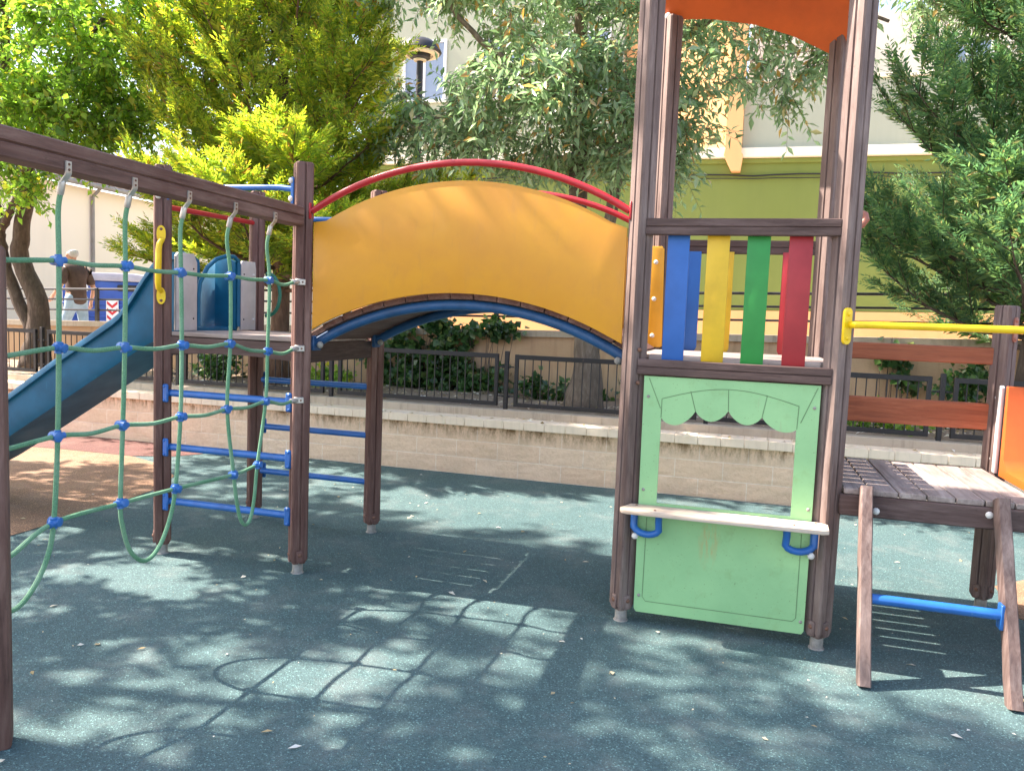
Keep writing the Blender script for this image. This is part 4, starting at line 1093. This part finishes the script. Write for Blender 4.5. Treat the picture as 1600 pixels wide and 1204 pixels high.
conifer('green_conifer', 'dense deep green conifer behind the brown side boards at the right', (3.05, 4.3, TZ), 6.8, .8, 1.75, LEAF_C, BARK, 9, 104, .45, .12, .9, None, (.35, 0), .23)
# the shade trees to the left of the playground
broad_tree('broadleaf_tree', 'large broad-leaved tree left of the rope net, shading the front of the ground', (-7.2, -2.4, 0),
    [([(-7.2, -2.4, 0), (-7.15, -2.4, 1.5), (-7.0, -2.3, 3.2), (-6.9, -2.2, 5), (-6.6, -2.1, 7.5)], .2, .06),
     ([(-7.05, -2.35, 2.6), (-6.4, -1.9, 4.2), (-5.6, -1.5, 5.8)], .1, .03), ([(-7.0, -2.3, 3.0), (-6.9, -3.2, 4.6), (-6.4, -3.9, 6.4)], .1, .03)],
    [((-6.6, -2.75, 7.2), (2.8, 2.2, 2.8), 160), ((-6.5, -.7, 4.6), (1.3, 1.0, .9), 32), ((-6.0, -.6, 8.6), (1.6, .8, .8), 12)], LEAF_A, BARK_R, 21, .115, .6, 8, 12, .36, .2)
broad_tree('broadleaf_tree', 'small broad-leaved tree left of the blue slide, shading the tan ground', (-9.6, .9, 0),
    [([(-9.6, .9, 0), (-9.55, .9, 2.0), (-9.4, .95, 3.6), (-9.2, .9, 6.0), (-9.0, 1.3, 8.4)], .13, .03)],
    [((-9.1, .9, 5.3), (1.9, 1.55, 1.9), 95), ((-9.2, .55, 8.6), (1.1, .6, 1.2), 32), ((-9.2, 1.8, 7.6), (.9, .9, .9), 12)], LEAF_A, BARK_R, 22, .115, .6, 6, 11, .36, .2)

bush('ivy', 'dark green ivy climbing over the tan wall, seen under the yellow bridge', 'ivy', (-2.95, 4.93, .6),
    [((-.25, -.08, .42), (.85, .1, .42), 1500), ((.15, -.12, .15), (.95, .2, .2), 900), ((.45, -.04, .80), (.55, .05, .08), 330), ((-.3, -.02, .84), (.7, .05, .08), 380)], LEAF_I, 31, .085, .9, 22, None, -.8)
bush('shrub', 'low ivy-leaved shrub at the foot of the tree trunk, left of the roofed tower', 'shrub', (-1.55, 4.6, .6), [((0, 0, .14), (.34, .2, .18), 420), ((.5, -.05, .1), (.22, .16, .13), 160)], LEAF_I, 32, .08, .8, 14, None, -.4)
bush('shrub', 'leafy shrub behind the fence under the slide end of the ladder tower', 'shrub', (-5.75, 4.35, .6), [((0, 0, .2), (.5, .28, .26), 750)], LEAF_I, 33, .075, .7, 14, None, -.3)
bush('shrub', 'small pale-tipped shrub behind the fence between the ladder tower posts', 'shrub', (-4.15, 4.3, .6), [((0, 0, .14), (.38, .25, .2), 460)], LEAF_A, 34, .07, .7, 12, None, -.3)
bush('shrub', 'small shrub behind the fence just left of the roofed tower post', 'shrub', (-.45, 4.4, .6), [((0, 0, .15), (.26, .2, .2), 300)], LEAF_I, 35, .075, .8, 12, None, -.3)
bush('shrub', 'leafy shrub behind the fence gap and brown side boards on the right', 'shrub', (2.85, 4.5, .6), [((0, 0, .35), (.5, .25, .45), 900)], LEAF_I, 36, .08, .8, 16, None, -.4)
bush('shrub', 'low shrub below the lower brown side board on the right', 'shrub', (1.75, 4.1, .6), [((0, 0, .1), (.5, .2, .13), 420)], LEAF_A, 37, .07, .7, 12, None, -.3)
bush('ivy', 'short sunlit ivy trail hanging on the tan wall above the right fence', 'ivy', (2.0, 4.93, .6), [((0, -.05, .72), (.16, .05, .12), 90), ((.12, -.05, .5), (.12, .05, .22), 120)], LEAF_I, 38, .075, .9, 8, None, -.8)
for o in list(COL.objects):
    if o.parent is None and o.get('category') in ('shrub', 'ivy'): o['group'] = 'shrubs and ivy in the planting bed'
    if o.parent is None and o.get('category') == 'tree': o['group'] = 'trees around the playground'
# fallen leaves and specks
rg = np.random.default_rng(77); n = 430
P = np.stack([rg.uniform(-4.5, 2.6, n), rg.uniform(-3.2, 3.0, n), np.full(n, .008)], 1); a = rg.uniform(0, 6.28, n)
D = np.stack([np.cos(a), np.sin(a), rg.normal(0, .08, n)], 1); ln = rg.uniform(.012, .05, n) * rg.choice([.3, .45, 1], n)
V, F = leaf_quads(P, D, unit(np.array([0, 0, 1.0]) + rg.normal(size=(n, 3)) * .15), ln, ln * rg.uniform(.3, .8, n), .1)
o = quick_mesh('leaf_litter', V, F, LITTER); tag(o, 'scattered small dry leaves and pale specks on the rubber ground', 'leaf litter', None, 'stuff')
n = 1500
P = np.stack([rg.uniform(-9, 4, n), rg.uniform(3.5, 4.9, n), np.full(n, .655)], 1); a = rg.uniform(0, 6.28, n)
P[:150, 1] = rg.uniform(3.1, 3.33, 150); P[:150, 2] = .566
D = np.stack([np.cos(a), np.sin(a), rg.normal(0, .2, n)], 1); ln = rg.uniform(.03, .075, n)
V, F = leaf_quads(P, D, unit(np.array([0, 0, 1.0]) + rg.normal(size=(n, 3)) * .3), ln, ln * rg.uniform(.35, .6, n), .15)
o = quick_mesh('leaf_litter', V, F, LITTER); tag(o, 'dry leaves covering the soil of the planting bed behind the fence', 'leaf litter', None, 'stuff')
# ------------------------------------------------------------------ the person walking on the street
def skin_mesh(name, verts, edges, mat, parent=None, sub=2, root=0):
    me = bpy.data.meshes.new(name + '_cage'); me.from_pydata([v[:3] for v in verts], edges, [])
    o = bpy.data.objects.new(name + '_cage', me); COL.objects.link(o)
    sk = o.modifiers.new('skin', 'SKIN'); sk.use_smooth_shade = True
    for i, v in enumerate(verts):
        r = v[3]; me.skin_vertices[0].data[i].radius = r if isinstance(r, tuple) else (r, r)
        me.skin_vertices[0].data[i].use_root = (i == root)
    s = o.modifiers.new('sub', 'SUBSURF'); s.levels = s.render_levels = sub
    dg = bpy.context.evaluated_depsgraph_get(); dg.update()
    m2 = bpy.data.meshes.new_from_object(o.evaluated_get(dg)); m2.name = name
    bpy.data.objects.remove(o); bpy.data.meshes.remove(me)
    m2.materials.clear(); m2.materials.append(mat)
    p = bpy.data.objects.new(name, m2); COL.objects.link(p)
    if parent: p.parent = parent
    return p
SKIN = mat_paint('skin', (.52, .27, .18), .5, .1, 12); SHIRT = mat_paint('brown_shirt', (.075, .045, .035), .85, .3, 9)
JEANS = mat_paint('pale_jeans', (.32, .44, .56), .85, .25, 9); HAIR = mat_paint('grey_hair', (.5, .48, .45), .8, .3, 30); SHOE = mat_paint('dark_shoe', (.04, .035, .03), .6, .2, 9)
V_ = [(0, 0, .93, (.125, .15)), (-.01, 0, 1.12, (.12, .145)), (-.02, 0, 1.30, (.125, .165)), (-.035, 0, 1.42, (.085, .12)), (-.06, 0, 1.49, .05), (-.10, 0, 1.55, .065), (-.125, 0, 1.635, (.085, .075)), (-.115, 0, 1.70, (.06, .055))]
E_ = [(i, i + 1) for i in range(7)]
def chain(start, pts):
    p = start
    for q in pts: V_.append(q); E_.append((p, len(V_) - 1)); p = len(V_) - 1
    return p
chain(6, [(-.205, 0, 1.62, .018), (-.225, 0, 1.605, .012)])                                   # nose
for s in (-1, 1): chain(6, [(-.115, s * .08, 1.63, .018), (-.105, s * .092, 1.635, .014)])     # ears
HANDS = []
for s, el, wr in ((-1, (-.02, -.27, 1.12), (-.2, -.25, .98)), (1, (.07, .27, 1.11), (-.02, .29, .9))):
    h = chain(3, [(-.03, s * .17, 1.41, .062), (-.01, s * .23, 1.27, .048), (*el, .04), (*wr, .027)])
    d = Vector(wr) - Vector(el); d.normalize(); sd = Vector((d.z, 0, -d.x)).normalized()
    pw = Vector(wr) + d * .05; h = chain(h, [(*(pw), (.035, .02)), (*(pw + d * .045), (.036, .018))])
    for k, ln in zip((-1.5, -.5, .5, 1.5), (.06, .075, .072, .052)):
        b = pw + d * .05 + sd * k * .017; chain(h, [(*b, .0085), (*(b + d * ln * .5 + Vector((-.006, 0, -.004))), .008), (*(b + d * ln + Vector((-.022, 0, -.008))), .006)])
    b = pw + sd * -.03; chain(h, [(*b, .0105), (*(b + d * .03 - sd * .015), .009), (*(b + d * .055 - sd * .018), .0075)])
for s, kn, an, toe in ((-1, (-.17, -.09, .5), (-.10, -.09, .09), (-.27, -.1, .035)), (1, (.06, .09, .5), (.27, .09, .14), (.14, .1, .04))):
    chain(0, [(0, s * .09, .84, .095), (*kn, .06), (*an, .042), (*toe, .035)])
per = skin_mesh('person', V_, E_, SKIN)
per.location = (-10.05, 6.45, street_z(-10.05)); per.rotation_euler = (0, 0, R(-8))
tag(per, 'person in brown T-shirt and pale jeans walking along the street railing, head bowed', 'person')
V_ = [(0, 0, .80, (.16, .185)), (-.005, 0, .96, (.155, .18)), (-.01, 0, 1.12, (.15, .18)), (-.02, 0, 1.30, (.15, .19)), (-.035, 0, 1.42, (.105, .14)), (-.055, 0, 1.48, .066)]; E_ = [(i, i + 1) for i in range(5)]
for s, el in ((-1, (-.012, -.245, 1.2)), (1, (.03, .245, 1.2))): chain(4, [(-.03, s * .17, 1.41, .082), (*el, .074), (el[0] - .002, el[1] + s * .008, el[2] - .05, .072)])
skin_mesh('shirt', V_, E_, SHIRT, per)
V_ = [(0, 0, 1.06, (.132, .158)), (0, 0, .90, (.14, .165))]; E_ = [(0, 1)]
for s, kn, an in ((-1, (-.17, -.09, .5), (-.105, -.09, .12)), (1, (.06, .09, .5), (.26, .09, .17))): chain(1, [(0, s * .09, .82, .108), (*kn, .076), (*an, .06)])
skin_mesh('trousers', V_, E_, JEANS, per)
for s, an, toe in ((-1, (-.09, -.09, .05), (-.27, -.1, .035)), (1, (.28, .09, .1), (.14, .1, .03))):
    V_ = [(*an, .052), (*toe, .04)]; E_ = [(0, 1)]; skin_mesh('shoe', V_, E_, SHOE, per)
V_ = [(-.085, 0, 1.72, (.085, .08)), (-.06, 0, 1.66, (.088, .085)), (-.045, 0, 1.59, (.06, .07))]; E_ = [(0, 1), (1, 2)]
skin_mesh('hair', V_, E_, HAIR, per)
# ------------------------------------------------------------------ light, sky, camera
EL, = (R(49.4),); L_dir = Vector((math.cos(EL), .04 * math.cos(EL), -math.sin(EL))).normalized()
sun = bpy.data.lights.new('sun', 'SUN'); sun.energy = 5.0; sun.angle = R(.53); sun.color = (1, .95, .86)
so = bpy.data.objects.new('sun', sun); COL.objects.link(so); so.rotation_euler = L_dir.to_track_quat('-Z', 'Y').to_euler()
W = bpy.data.worlds.new('World'); S.world = W; W.use_nodes = True
t = W.node_tree; sky = t.nodes.new('ShaderNodeTexSky'); sky.sky_type = 'NISHITA'; sky.sun_disc = False
sky.sun_elevation = EL; sky.sun_rotation = R(267.1); sky.altitude = 200; sky.air_density = 1.2; sky.dust_density = 2.0; sky.ozone_density = 1
t.links.new(sky.outputs[0], t.nodes['Background'].inputs[0]); t.nodes['Background'].inputs[1].default_value = 0.145
cam = bpy.data.cameras.new('camera'); co = bpy.data.objects.new('camera', cam); COL.objects.link(co); S.camera = co
cam.sensor_fit = 'HORIZONTAL'; cam.sensor_width = 36; cam.lens = 36 * 1222.69 / 1600; cam.clip_start = .05; cam.clip_end = 800
yaw, pit, rol = -.284, .0854, .0393
fwd = Vector((math.sin(yaw) * math.cos(pit), math.cos(yaw) * math.cos(pit), -math.sin(pit)))
rt_ = Vector((math.cos(yaw), -math.sin(yaw), 0)); up = rt_.cross(fwd)
r2 = rt_ * math.cos(rol) + up * math.sin(rol); u2 = up * math.cos(rol) - rt_ * math.sin(rol)
M = Matrix((r2, u2, -fwd)).transposed().to_4x4(); M.translation = Vector((.5191, -3.954, 1.5301)); co.matrix_world = M
S.view_settings.view_transform = 'Standard'; S.view_settings.look = 'None'; S.view_settings.exposure = 1.9; S.view_settings.gamma = 1
S.view_settings.use_white_balance = True; S.view_settings.white_balance_temperature = 7100; S.view_settings.white_balance_tint = 17
S.cycles.max_bounces = 8; S.cycles.diffuse_bounces = 5; S.cycles.transmission_bounces = 4
